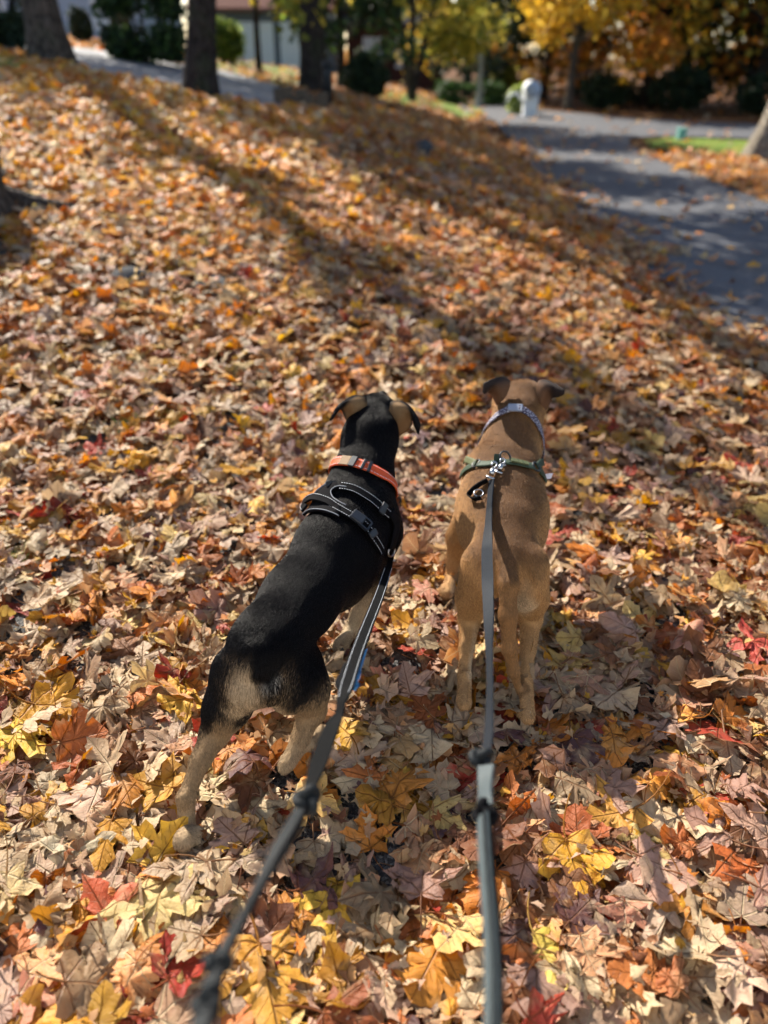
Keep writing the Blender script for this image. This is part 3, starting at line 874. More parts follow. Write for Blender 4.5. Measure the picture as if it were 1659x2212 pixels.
def pick_cols(x, y, r):
    """per leaf colour key index and colour; the mix drifts over the bank as in the wood, plus painted sunlit brightness"""
    n = len(x)
    lf = sstep(0.2, -1.2, x); fr = sstep(2.2, 6.0, y); yl = sstep(0.9, -0.9, x + 0.25 * (y - 5)) * sstep(3.4, 6.0, y)
    W = (W_NEAR[None] * (1 - lf[:, None]) + W_LEFT[None] * lf[:, None])
    W = W * (1 - fr[:, None]) + W_FAR[None] * fr[:, None]
    W = W * (1 - yl[:, None]) + W_YEL[None] * yl[:, None]
    W /= W.sum(1, keepdims=True)
    cum = np.cumsum(W, 1); q = r.random(n)[:, None]
    ki = np.minimum((q > cum).sum(1), len(KEYS) - 1)
    col = np.zeros((n, 3))
    for k, key in enumerate(KEYS):
        s = ki == k
        if s.any():
            pal = PALF[key]
            a = pal[r.integers(0, len(pal), s.sum())]; b = pal[r.integers(0, len(pal), s.sum())]
            t = r.random((s.sum(), 1))
            col[s] = (a * t + b * (1 - t)) * r.uniform(.52, 1.10, (s.sum(), 1))
    return ki, np.clip(col * (1 + .22 * yl + .12 * fr)[:, None], 0, 0.9)  # yellow zone and far leaves lightened: sunlit brightness put into the colour

def rot_mats(yaw, tilt, tax, flip):
    n = len(yaw)
    cy, sy = np.cos(yaw), np.sin(yaw)
    Rz = np.zeros((n, 3, 3)); Rz[:, 0, 0] = cy; Rz[:, 0, 1] = -sy; Rz[:, 1, 0] = sy; Rz[:, 1, 1] = cy; Rz[:, 2, 2] = 1
    ax = np.stack([np.cos(tax), np.sin(tax), np.zeros(n)], 1)
    c, s = np.cos(tilt), np.sin(tilt)
    K = np.zeros((n, 3, 3)); K[:, 0, 1] = -ax[:, 2]; K[:, 0, 2] = ax[:, 1]; K[:, 1, 0] = ax[:, 2]; K[:, 1, 2] = -ax[:, 0]; K[:, 2, 0] = -ax[:, 1]; K[:, 2, 1] = ax[:, 0]
    Rt = np.eye(3)[None] + s[:, None, None] * K + (1 - c)[:, None, None] * (K @ K)
    Fl = np.repeat(np.eye(3)[None], n, 0); Fl[flip, 1, 1] = -1; Fl[flip, 2, 2] = -1
    return Rt @ Rz @ Fl

def normal_tilt(x, y):
    e = 0.05
    gx = (terrain(x + e, y) - terrain(x - e, y)) / (2 * e); gy = (terrain(x, y + e) - terrain(x, y - e)) / (2 * e)
    return gx, gy

# spots where the litter is thin and the black path or grey stone shows: x, y, radius
HOLES = []
for px, py, rp in ((628, 1705, 62), (735, 1795, 80), (800, 1880, 60), (860, 1940, 40), (705, 1990, 42), (1012, 1865, 34), (770, 1745, 50), (860, 1790, 40), (880, 1450, 46), (830, 1560, 30),
                   (395, 905, 30), (430, 925, 26), (140, 1265, 52), (60, 1330, 40), (20, 1400, 44), (280, 600, 30), (470, 612, 30), (250, 930, 36), (660, 2040, 34), (1010, 1990, 22), (850, 1860, 50)):
    g = ground_hit(px, py); k = (g - Vector((0, 0, CAM_H))).dot(Vector((0, CP, -SP))) / FPX
    HOLES.append((g.x, g.y, rp * k))
def hole_w(x, y):
    w = np.zeros(len(x))
    for hx, hy, hr in HOLES:
        w = np.maximum(w, 1 - sstep(0.55 * hr, 1.15 * hr, np.hypot((x - hx), (y - hy) * 0.8)))
    return w

PAWS = [ground_hit(*q) for q in ((412, 1815), (630, 1655), (672, 1615), (735, 1420), (998, 1520), (1134, 1548), (963, 1284))]
def paw_near(x, y):
    m = np.zeros(len(x), bool)
    for q in PAWS: m |= (np.abs(x - q.x) < .062) & (y > q.y - .085) & (y < q.y + .05)
    return m
def leaf_field(name, x, y, size, zlo, zhi, shapes, mat, seed, tilt_s=0.3, parent=None, label=None, keep_holes=True):
    r = np.random.default_rng(seed)
    n = len(x)
    ki, col = pick_cols(x, y, r)
    yaw = r.uniform(0, 2 * math.pi, n); tilt = np.abs(r.normal(0, tilt_s, n)); tax = r.uniform(0, 2 * math.pi, n)
    flip = r.random(n) < 0.42
    Rm = rot_mats(yaw, np.minimum(tilt, 1.1), tax, flip)
    gx, gy = normal_tilt(x, y)
    Sh = np.repeat(np.eye(3)[None], n, 0); Sh[:, 2, 0] = gx; Sh[:, 2, 1] = gy
    Rm = Sh @ Rm
    z = terrain(x, y) + r.uniform(zlo, zhi, n) + size * np.minimum(tilt, 1) * 0.22
    si = r.integers(0, len(shapes), n)
    Vs, Ts, Us, Cs = [], [], [], []
    off = 0
    for k, (V, T, U) in enumerate(shapes):
        s = np.where(si == k)[0]
        if not len(s): continue
        P = np.einsum('nij,vj->nvi', Rm[s], V) * size[s, None, None]
        P += np.stack([x[s], y[s], z[s]], 1)[:, None, :]
        Vs.append(P.reshape(-1, 3).astype(np.float32))
        Ts.append((T[None] + (np.arange(len(s)) * len(V))[:, None, None] + off).reshape(-1, 3))
        Us.append(np.tile(U, (len(s), 1))); Cs.append(np.repeat(col[s], len(V), 0))
        off += len(s) * len(V)
    me = np_mesh(name, np.concatenate(Vs), np.concatenate(Ts))
    add_col(me, np.concatenate(Cs)); add_uv(me, np.concatenate(Us))
    o = link(name, me, mat, parent)
    tag(o, label, kind='stuff')
    return o

def scatter(y0, y1, dens, seed, margin=0.75):
    r = np.random.default_rng(seed)
    w1 = 0.545 * (y1 * CP + 1.4 * SP) + margin
    n = int(dens * 2 * w1 * (y1 - y0))
    x = r.uniform(-w1, w1, n); y = r.uniform(y0, y1, n)
    s = np.abs(x) < 0.545 * (y * CP + 1.4 * SP) + margin
    return x[s], y[s], r
def road_keep(x, y, r):
    """leaves lie thick on the bank, thin on the lane, fairly thick on the far side"""
    edge = 2.15 + 0.12 * np.sin(y * 1.9) + 0.1 * np.sin(y * 4.7 + 1) + np.where(y > 12, (y - 12) * 0.08, 0)
    f = np.where(x < edge, 1.0, 0.0) * sstep(0.45, -0.35, x - edge)
    f = np.maximum(f, 0.62 * sstep(0.55, -0.5, x - edge))
    lane = (x > edge - 0.1) & (x < 4.75)
    f = np.where(lane, np.maximum(0.022, 0.75 * np.exp(-np.maximum(x - edge, 0) / 0.2)), f)
    rs = (x >= 4.6) & (y < 16.2)
    f = np.where(rs, np.clip(0.85 - 0.5 * np.maximum(y - 13.7 + .25 * (x - 6), 0), 0.04, 1), f)
    far = (x > edge - 0.3) & (y >= 16.2)
    f = np.where(far, 0.02, f)
    return r.random(len(x)) < f

SH0 = [leaf_shape((HALF_A, HALF_C, HALF_B)[k % 3], (.72, .42), 100 + k, (0.7, 1.15, 1.6, 0.9)[k % 4], 2) for k in range(24)]
SH1 = [leaf_shape((HALF_A, HALF_C, HALF_B)[k % 3], (.55,), 200 + k, (0.7, 1.1, 1.7, 0.9)[k % 4], 1 if k % 2 else 0) for k in range(26)]
SH2 = [leaf_shape(HALF_M, (.55,) if k % 2 else (), 300 + k, (0.8, 1.3, 1.7)[k % 3], 0, 0.04) for k in range(18)]
SH3 = [leaf_shape(HALF_L, (), 400 + k, 1.2, 0, 0.05) for k in range(14)]

def leaf_sizes(n, r, lo=0.05, hi=0.115):
    return lo + (hi - lo) * r.beta(1.6, 1.9, n)

def in_poly(x, y, poly):
    c = np.zeros(len(x), bool); n = len(poly)
    for i in range(n):
        (x1, y1), (x2, y2) = poly[i], poly[(i + 1) % n]
        m = ((y1 > y) != (y2 > y)); m &= x < (x2 - x1) * (y - y1) / (y2 - y1 + 1e-12) + x1
        c ^= m
    return c
def litter(name, y0, y1, dens, shapes, mat, seed, zlo, zhi, tilt, lo, hi, label, holes=True):
    x, y, r = scatter(y0, y1, dens, seed)
    k = road_keep(x, y, r)
    if y1 > 11: k &= ~in_poly(x, y, drive_out) & (r.random(len(x)) > .85 * np.max([in_poly(x, y, [(p.x, p.y) for p in L]) for L in LAWNS], 0))
    if holes:
        hw = hole_w(x, y); k &= r.random(len(x)) > hw * 0.97
        if zlo > .015: k &= ~paw_near(x, y)
    x, y = x[k], y[k]
    return leaf_field(name, x, y, leaf_sizes(len(x), r, lo, hi), zlo, zhi, shapes, mat, seed + 1, tilt, None, label)

litter('leaf_litter', 0.05, 2.6, 430, SH1, M_LEAF_N, 21, 0.006, 0.028, 0.26, 0.05, 0.11, 'thick carpet of maple leaves around and under the two dogs')
litter('leaf_litter', 1.30, 2.6, 250, SH1, M_LEAF_N, 23, 0.020, 0.050, 0.38, 0.05, 0.115, 'uppermost loose maple leaves beside and just ahead of the dogs')
litter('leaf_litter', 2.6, 5.6, 560, SH1, M_LEAF_N, 25, 0.006, 0.055, 0.42, 0.05, 0.11, 'carpet of curled maple leaves a few steps ahead of the dogs')
litter('leaf_litter', 5.6, 12.0, 330, SH2, M_LEAF_F, 27, 0.006, 0.06, 0.45, 0.06, 0.12, 'blurred orange and yellow leaf carpet over the middle of the bank')
litter('leaf_litter', 12.0, 20.0, 110, SH3, M_LEAF_F, 29, 0.006, 0.06, 0.45, 0.09, 0.16, 'blurred russet leaves around the tree trunks and the lane end', False)
litter('leaf_litter', 20.0, 34.0, 22, SH3, M_LEAF_F, 31, 0.006, 0.06, 0.45, 0.13, 0.22, 'far leaves scattered beyond the junction', False)

# --- the leaves that show largest, each one a thing of its own
LEAF_MESH = []
for k, (V, T, U) in enumerate(SH0):
    me = np_mesh('fallen_leaf', V, T); add_uv(me, U); me.materials.append(M_LEAF_O)
    LEAF_MESH.append((me, float(V[:, 2].max())))
def place_leaf(x, y, size, yaw, tilt, tax, flip, col, z, shape):
    o = bpy.data.objects.new('fallen_leaf', LEAF_MESH[shape][0])
    COL.objects.link(o)
    gx, gy = normal_tilt(np.array([x]), np.array([y]))
    Rm = rot_mats(np.array([yaw]), np.array([tilt]), np.array([tax]), np.array([flip]))[0]
    M = Matrix([list(Rm[0]) , list(Rm[1]), list(Rm[2])]).to_4x4()
    n = Vector((-float(gx[0]), -float(gy[0]), 1)).normalized()
    Q = Vector((0, 0, 1)).rotation_difference(n).to_matrix().to_4x4()
    o.matrix_world = Matrix.Translation((x, y, tz(x, y) + z)) @ Q @ M @ Matrix.Scale(size, 4)
    o.color = (*col, 1)
    return o

GROUP_LEAF = 'single fallen maple leaves nearest the camera'
heroes = [
    (345, 1955, .150, 184, 0.12, False, (206, 182, 118), 9, 'large pale yellow maple leaf, point down, below the outstretched hind paw'),
    (725, 1945, .112, 178, 0.10, False, (224, 178, 62), 9, 'clean yellow maple leaf on bare black asphalt, point down'),
    (575, 2105, .160, 200, 0.12, False, (206, 150, 56), 3, 'very large amber leaf with dark veins against the black leash'),
    (905, 1402, .082, 20, 0.15, False, (190, 76, 62), 0, 'bright red maple leaf lying between the two dogs'),
    (1612, 1885, .135, 190, 0.35, False, (196, 104, 52), 12, 'orange red maple leaf, stalk up, at the picture edge below the brown dog'),
    (930, 2085, .115, 150, 0.10, False, (200, 132, 46), 4, 'orange leaf with dark midrib left of the grey leash'),
    (1335, 1760, .125, 100, 0.15, False, (208, 152, 66), 0, 'broad golden leaf lying right of the grey leash knots'),
    (770, 1640, .125, 12, 0.15, True, (206, 174, 152), 3, 'big pinkish leaf, points up, right of the black leash knot'),
    (800, 1700, .115, 172, 0.12, True, (206, 184, 142), 12, 'big buff leaf hanging point down under the pinkish one'),
    (35, 1605, .140, 160, 0.20, False, (218, 176, 52), 15, 'large golden yellow leaf at the picture edge left of the black dog'),
    (425, 1695, .130, 10, 0.15, True, (200, 178, 128), 18, 'khaki leaf behind the lower leg of the black dog'),
    (1625, 1395, .110, 80, 0.15, False, (190, 74, 64), 6, 'large red leaf at the picture edge right of the brown dog'),
    (1410, 1780, .110, 60, 0.2, True, (198, 172, 138), 16, 'buff leaf tucked under the broad golden leaf'),
    (1500, 1580, .120, 150, 0.2, True, (196, 190, 160), 21, 'greyish cream leaf tilted on its edge right of the brown dog'),
    (1170, 2060, .100, 200, 0.15, False, (222, 196, 88), 5, 'bright yellow leaf with a sunlit lobe near the grey leash'),
    (230, 1980, .120, 40, 0.35, False, (196, 92, 58), 8, 'folded red orange leaf left of the large pale one'),
    (150, 2010, .110, 70, 0.35, False, (204, 140, 40), 14, 'crumpled amber leaf in the sunny lower corner'),
    (165, 1830, .115, 5, 0.12, True, (176, 172, 146), 2, 'flat grey green leaf left of the outstretched hind paw'),
    (1320, 2130, .105, 160, 0.2, True, (200, 178, 140), 10, 'pale buff leaf low in the shade right of the grey leash'),
    (1490, 1960, .120, 180, 0.15, False, (190, 128, 56), 11, 'dull orange maple leaf in the shaded lower right'),
]
hero_xy = []
lr = np.random.default_rng(77)
for px, py, size, yaw, tilt, flip, col, sh, label in heroes:
    g = ground_hit(px, py, 0.035)
    yw = R(yaw) if not flip else R(yaw) + math.pi
    o = place_leaf(g.x, g.y, size, R(yaw) if not flip else R(yaw - 180), tilt, lr.uniform(0, 6.3), flip, lin(col), 0.034 + size * 0.05, sh)
    tag(o, label, 'leaf', GROUP_LEAF)
    hero_xy.append((g.x, g.y, size))

LAND = [(412, 1828, "by the black dog's outstretched hind paw"), (625, 1650, "by the black dog's tucked hind foot"), (690, 1850, 'by the bare asphalt patch'),
        (520, 2060, 'under the black leash end'), (1050, 1720, 'under the knots of the grey leash'), (1065, 2080, 'under the grey leash end'),
        (998, 1525, "by the brown dog's hind paws"), (1135, 1560, "by the brown dog's hind paws"), (120, 2100, 'in the sunny lower left corner'), (860, 2020, 'between the two leashes'),
        (200, 1700, 'left of the black dog'), (1350, 1650, 'right of the brown dog'), (1550, 1750, 'at the right picture edge'), (1350, 2080, 'in the lower right corner')]
LANDW = [(ground_hit(a, b), c) for a, b, c in LAND]
cand = []
tries = 0
pts = []
while len(cand) < 280 and tries < 40000:
    tries += 1
    y = lr.uniform(0.56, 1.34)
    w = 0.525 * (y * CP + 1.4 * SP)
    x = lr.uniform(-w, w)
    if hole_w(np.array([x]), np.array([y]))[0] > lr.random() * 0.9 + 0.1: continue
    if paw_near(np.array([x]), np.array([y]))[0]: continue
    md = 0.047 if tries < 15000 else 0.040
    if any((x - a) ** 2 + (y - b) ** 2 < md * md for a, b in pts): continue
    if any((x - a) ** 2 + (y - b) ** 2 < (0.42 * s) ** 2 for a, b, s in hero_xy): continue
    pts.append((x, y)); cand.append((x, y))
cx = np.array([c[0] for c in cand]); cyy = np.array([c[1] for c in cand])
ki, cc = pick_cols(cx, cyy, lr)
sz = leaf_sizes(len(cand), lr, 0.062, 0.128)
for q in range(len(cand)):
    x, y, size = float(cx[q]), float(cyy[q]), float(sz[q])
    tilt = min(abs(lr.normal(0, 0.30)), 0.85); flip = bool(lr.random() < 0.42); sh = int(lr.integers(0, 24))
    z = 0.022 + lr.uniform(0, 0.024) + size * tilt * 0.2
    o = place_leaf(x, y, size, lr.uniform(0, 6.28), tilt, lr.uniform(0, 6.28), flip, cc[q], z, sh)
    near = min(LANDW, key=lambda L: (L[0].x - x) ** 2 + (L[0].y - y) ** 2)[1]
    sw = 'small ' if size < 0.082 else ('large ' if size > 0.108 else '')
    st = 'tilted ' if tilt > 0.42 else ('upturned ' if flip else '')
    tip = o.matrix_world.to_3x3() @ Vector((0, 1, 0)); pw = ('right' if tip.x > 0 else 'left') if abs(tip.x) > abs(tip.y) else ('away' if tip.y > 0 else 'nearer')
    lum = float(np.dot(cc[q], (.3, .6, .1))); PK = float(np.mean(PALF[KEYS[int(ki[q])]] @ np.array((.3, .6, .1))))
    tone = 'dark ' if lum < PK * .72 else ''
    tag(o, (f'{sw}{st}{tone}{KEYS[int(ki[q])]} leaf pointing {pw}, {near}'), 'leaf', GROUP_LEAF)

# crumbs of broken leaf between the whole ones
litter('leaf_crumbs', 0.3, 2.4, 700, SH3, M_LEAF_F, 41, 0.010, 0.050, 0.6, 0.012, 0.034, 'broken brown leaf crumbs strewn over the near litter', False)
litter('leaf_crumbs', 0.3, 2.4, 160, SH3, M_LEAF_F, 43, 0.004, 0.010, 0.3, 0.010, 0.026, 'leaf crumbs lying on the bare asphalt patches', False)

# small tufts of grass that come up through the litter
M_TUFT = foliage_mat('grass_blades', .35)
def grass_tuft(label, px, py, n, h, seed):
    r = np.random.default_rng(seed); g = ground_hit(px, py)
    V, F, C = [], [], []
    for q in range(n):
        a = r.uniform(0, 6.3); b = g + Vector((r.normal(0, .028), r.normal(0, .028), .004)); L = h * r.uniform(.5, 1.2); d = Vector((math.cos(a), math.sin(a), 0))
        s = d.cross(Vector((0, 0, 1))) * .0016; i = len(V); c = np.array(lin((96, 122, 52))) * r.uniform(.6, 1.3)
        p1 = b + d * L * .2 + Vector((0, 0, L * .6)); p2 = b + d * L * r.uniform(.4, .8) + Vector((0, 0, L * .85))
        V += [b - s, b + s, p1 - s * .8, p1 + s * .8, p2]; F += [(i, i + 1, i + 3), (i, i + 3, i + 2), (i + 2, i + 3, i + 4)]; C += [c] * 5
    me = np_mesh('grass_tuft', np.array([tuple(v) for v in V]), np.array(F), False); add_col(me, np.array(C))
    tag(link('grass_tuft', me, M_TUFT), label, 'grass tuft', 'grass tufts in the leaves')
grass_tuft('green grass tuft by the left picture edge beside bare asphalt', 40, 1236, 60, .06, 1)
grass_tuft('green grass tuft in the leaves up the slope left of the black dog', 285, 930, 70, .06, 2)
grass_tuft('sparse grass tuft beside the buried flat stone', 500, 640, 50, .06, 3)
# ================================================================== the dogs
class Field:
    """a body as one blended solid on a grid; cut into one continuous surface"""
    def __init__(self, lo, hi, h=0.006):
        self.lo = np.array(lo, float); self.h = h
        self.n = np.ceil((np.array(hi) - self.lo) / h).astype(int) + 1
        self.g = np.full(self.n, 0.5, np.float32)
    def _win(self, lo, hi):
        a = np.clip(np.floor((np.array(lo) - self.lo) / self.h).astype(int), 0, self.n - 1)
        b = np.clip(np.ceil((np.array(hi) - self.lo) / self.h).astype(int) + 1, 1, self.n)
        ax = [self.lo[i] + np.arange(a[i], b[i]) * self.h for i in range(3)]
        return tuple(slice(a[i], b[i]) for i in range(3)), np.meshgrid(*ax, indexing='ij', sparse=True)
    def _blend(self, sl, d, k, sub=False):
        g = self.g[sl]
        if sub:
            d = -d
            h = np.clip(.5 - .5 * (g - d) / k, 0, 1); self.g[sl] = g * (1 - h) + d * h + k * h * (1 - h)
        else:
            h = np.clip(.5 + .5 * (d - g) / k, 0, 1); self.g[sl] = d * (1 - h) + g * h - k * h * (1 - h)
    def cap(self, a, b, ra, rb, k=0.02):
        a, b = np.array(a, float), np.array(b, float); m = max(ra, rb) + k + 0.03
        sl, (x, y, z) = self._win(np.minimum(a, b) - m, np.maximum(a, b) + m)
        ab = b - a; L = max(ab @ ab, 1e-9)
        t = np.clip(((x - a[0]) * ab[0] + (y - a[1]) * ab[1] + (z - a[2]) * ab[2]) / L, 0, 1)
        d = np.sqrt((x - a[0] - t * ab[0]) ** 2 + (y - a[1] - t * ab[1]) ** 2 + (z - a[2] - t * ab[2]) ** 2) - (ra + (rb - ra) * t)
        self._blend(sl, d.astype(np.float32), k)
    def chain(self, pts, rad, k=0.02):
        for i in range(len(pts) - 1): self.cap(pts[i], pts[i + 1], rad[i], rad[i + 1], k)
    def ell(self, c, r, axis=None, k=0.02, sub=False):
        """ellipsoid with radii (side, along axis, up)"""
        c = np.array(c, float); r = np.array(r, float); m = r.max() + k + 0.03
        sl, (x, y, z) = self._win(c - m, c + m)
        f = Vector(axis if axis is not None else (0, 1, 0)).normalized()
        s = f.cross(Vector((0, 0, 1))).normalized(); u = s.cross(f)
        X = [((x - c[0]) * e.x + (y - c[1]) * e.y + (z - c[2]) * e.z) for e in (s, f, u)]
        k0 = np.sqrt(sum((q / a) ** 2 for q, a in zip(X, r))) + 1e-6
        k1 = np.sqrt(sum((q / (a * a)) ** 2 for q, a in zip(X, r))) + 1e-6
        self._blend(sl, (k0 * (k0 - 1) / k1).astype(np.float32), k, sub)
    def val(self, P):
        P = np.atleast_2d(np.asarray(P, float)); q = (P - self.lo) / self.h
        i = np.clip(np.floor(q).astype(int), 0, self.n - 2); f = np.clip(q - i, 0, 1)
        g = self.g; o = 0
        for dx in (0, 1):
            for dy in (0, 1):
                for dz in (0, 1):
                    w = (f[:, 0] if dx else 1 - f[:, 0]) * (f[:, 1] if dy else 1 - f[:, 1]) * (f[:, 2] if dz else 1 - f[:, 2])
                    o = o + w * g[i[:, 0] + dx, i[:, 1] + dy, i[:, 2] + dz]
        return o
    def grad(self, P, e=0.009):
        P = np.atleast_2d(np.asarray(P, float)); G = np.zeros_like(P)
        for k in range(3):
            d = np.zeros(3); d[k] = e
            G[:, k] = self.val(P + d) - self.val(P - d)
        return G / np.maximum(np.linalg.norm(G, axis=1, keepdims=True), 1e-9)
    def project(self, P, off=0.0, it=6):
        P = np.atleast_2d(np.asarray(P, float)).copy()
        for _ in range(it): P -= self.grad(P) * np.clip(self.val(P) - off, -.02, .02)[:, None]
        return P
    def hit(self, px, py, off=0.0):
        """first point of the body met by the line of sight through a picture point"""
        d = np.array(ray(px, py)); o = np.array((0, 0, CAM_H))
        t = np.arange(0.6, 2.9, 0.003)
        v = self.val(o + t[:, None] * d)
        w = np.where(v < 0)[0]
        i = w[0] if len(w) else int(np.argmin(v))
        return o + t[i] * d + self.grad(o + t[i] * d)[0] * off
    def surface(self):
        """naive surface nets"""
        g = self.g; n = self.n
        s = g < 0
        c = np.zeros(n - 1, np.int8)
        for dx in (0, 1):
            for dy in (0, 1):
                for dz in (0, 1): c += s[dx:n[0] - 1 + dx, dy:n[1] - 1 + dy, dz:n[2] - 1 + dz]
        act = (c > 0) & (c < 8)
        idx = np.full(n - 1, -1, np.int64); I = np.argwhere(act); idx[act] = np.arange(len(I))
        acc = np.zeros((len(I), 3)); cnt = np.zeros(len(I))
        cor = [(dx, dy, dz) for dx in (0, 1) for dy in (0, 1) for dz in (0, 1)]
        for a in range(8):
            for b in range(a + 1, 8):
                if sum(abs(cor[a][k] - cor[b][k]) for k in range(3)) != 1: continue
                A, B = np.array(cor[a]), np.array(cor[b])
                va = g[tuple((I + A).T)]; vb = g[tuple((I + B).T)]
                m = (va < 0) != (vb < 0)
                t = va[m] / (va[m] - vb[m])
                acc[m] += A + (B - A) * t[:, None]; cnt[m] += 1
        V = self.lo + (I + acc / np.maximum(cnt, 1)[:, None]) * self.h
        F = []
        for ax in range(3):
            e = np.zeros(3, int); e[ax] = 1
            sa = s[tuple(slice(0, n[k] - e[k]) for k in range(3))]; sb = s[tuple(slice(e[k], n[k]) for k in range(3))]
            E = np.argwhere(sa != sb); fl = sa[tuple(E.T)]
            u, w = [k for k in range(3) if k != ax]
            du = np.zeros(3, int); du[u] = 1; dw = np.zeros(3, int); dw[w] = 1
            ok = (E[:, u] > 0) & (E[:, w] > 0) & (E[:, u] < n[u] - 1) & (E[:, w] < n[w] - 1) & (E[:, ax] < n[ax] - 1)
            E, fl = E[ok], fl[ok]
            q = np.stack([idx[tuple((E - du - dw).T)], idx[tuple((E - dw).T)], idx[tuple(E.T)], idx[tuple((E - du).T)]], 1)
            if ax == 1: fl = ~fl
            q[~fl] = q[~fl][:, ::-1]
            F.append(q)
        F = np.concatenate(F); F = F[(F >= 0).all(1)]
        return V, F

def coat_mat(name, rough=0.55, spec=0.25):
    m, nt, out = new_mat(name); N = NT(nt)
    col = N.n('ShaderNodeAttribute', attribute_name='col').outputs['Color']
    p = N.pos()
    c = N.mix(N.noise(p, 260, 3, .6), N.mix(.35, col, (0.01, .008, .006, 1)), col)
    N.l(N.bsdf(c, rough, spec, N.bump(N.noise(p, 500, 2), .5, .003)), out.inputs[0])
    return m
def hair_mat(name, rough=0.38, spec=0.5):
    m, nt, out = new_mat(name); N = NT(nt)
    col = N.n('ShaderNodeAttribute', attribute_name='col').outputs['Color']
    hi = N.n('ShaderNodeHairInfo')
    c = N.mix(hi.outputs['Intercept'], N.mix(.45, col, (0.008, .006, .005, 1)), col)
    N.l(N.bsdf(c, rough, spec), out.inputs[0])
    return m

def clump(P, D, s=.003):
    """strands of one lock share a tone; locks are longer along the flow"""
    d = D / np.maximum(np.linalg.norm(D, axis=1, keepdims=True), 1e-6)
    q = np.floor((P - d * (P * d).sum(1, keepdims=True) * .65) / s).astype(np.int64)
    h = (q[:, 0] * 73856093) ^ (q[:, 1] * 19349663) ^ (q[:, 2] * 83492791)
    return .70 + .60 * ((h % 1013) / 1013.0)
def make_hair(name, V, F, N_, colf, flow, count, length, radius, parent, mat, seed=0, lift=0.30, keep=None):
    """short coat as thin strands lying along the flow of the body"""
    r = np.random.default_rng(seed)
    tri = np.concatenate([F[:, [0, 1, 2]], F[:, [0, 2, 3]]])
    A, B, C = V[tri[:, 0]], V[tri[:, 1]], V[tri[:, 2]]
    ar = np.linalg.norm(np.cross(B - A, C - A), axis=1)
    t = r.choice(len(tri), count, p=ar / ar.sum())
    u, v = r.random(count), r.random(count); m = u + v > 1; u[m], v[m] = 1 - u[m], 1 - v[m]
    P = A[t] + (B[t] - A[t]) * u[:, None] + (C[t] - A[t]) * v[:, None]
    NN = N_[tri[t, 0]] * (1 - u - v)[:, None] + N_[tri[t, 1]] * u[:, None] + N_[tri[t, 2]] * v[:, None]
    NN /= np.linalg.norm(NN, axis=1, keepdims=True)
    n = len(P)
    D = flow(P) + r.normal(0, .16, (n, 3))
    D -= NN * (D * NN).sum(1, keepdims=True); D /= np.maximum(np.linalg.norm(D, axis=1, keepdims=True), 1e-6)
    L = (length(P) if callable(length) else np.full(n, length)) * r.uniform(.65, 1.2, n)
    li = lift * r.uniform(.5, 1.5, n)[:, None]
    p1 = P + (D * .9 + NN * li * 1.2) * L[:, None] * .5
    p2 = p1 + (D + NN * li * .35) * L[:, None] * .5
    pts = np.stack([P - NN * .001, p1, p2], 1).reshape(-1, 3).astype(np.float32)
    hc = bpy.data.hair_curves.new(name)
    hc.add_curves([3] * n)
    hc.attributes['position'].data.foreach_set('vector', pts.ravel())
    ra = hc.attributes.get('radius') or hc.attributes.new('radius', 'FLOAT', 'POINT')
    ra.data.foreach_set('value', np.tile(np.array([1.0, .8, .15], np.float32) * radius, n))
    ca = hc.attributes.new('col', 'FLOAT_COLOR', 'CURVE')
    col = np.ones((n, 4), np.float32); col[:, :3] = colf(P, NN, r.random(n)) * r.uniform(.5, 1.5, (n, 1)) * clump(P, D)[:, None]; ca.data.foreach_set('color', col.ravel())
    hc.materials.append(mat)
    o = bpy.data.objects.new(name, hc); COL.objects.link(o)
    o.parent = parent; o.matrix_parent_inverse = Matrix.Translation(-Vector(parent.location))
    return o

def vnormals(me):
    a = np.zeros(len(me.vertices) * 3, np.float32); me.vertex_normals.foreach_get('vector', a); return a.reshape(-1, 3).astype(float)
def cr(pts, n):
    """smooth curve through points"""
    P = np.array([tuple(p) for p in pts], float); m = len(P)
    t = np.linspace(0, m - 1, n); i = np.minimum(t.astype(int), m - 2); f = (t - i)[:, None]
    p0, p1, p2, p3 = P[np.maximum(i - 1, 0)], P[i], P[i + 1], P[np.minimum(i + 2, m - 1)]
    return .5 * ((2 * p1) + (-p0 + p2) * f + (2 * p0 - 5 * p1 + 4 * p2 - p3) * f ** 2 + (-p0 + 3 * p1 - 3 * p2 + p3) * f ** 3)
def thick_sheet(G, th):
    """G (a,b,3) grid of points -> closed thin shell"""
    a, b = G.shape[:2]
    du = np.gradient(G, axis=0); dv = np.gradient(G, axis=1)
    n = np.cross(du, dv); n /= np.maximum(np.linalg.norm(n, axis=2, keepdims=True), 1e-9)
    V = np.concatenate([(G + n * th / 2).reshape(-1, 3), (G - n * th / 2).reshape(-1, 3)])
    k = np.arange(a * b).reshape(a, b); o = a * b
    q = np.stack([k[:-1, :-1], k[1:, :-1], k[1:, 1:], k[:-1, 1:]], -1).reshape(-1, 4)
    F = [q, q[:, ::-1] + o]
    for e in (k[0, :], k[-1, ::-1], k[::-1, 0], k[:, -1]):
        F.append(np.stack([e[:-1], e[1:], e[1:] + o, e[:-1] + o], 1))
    return V, np.concatenate(F)
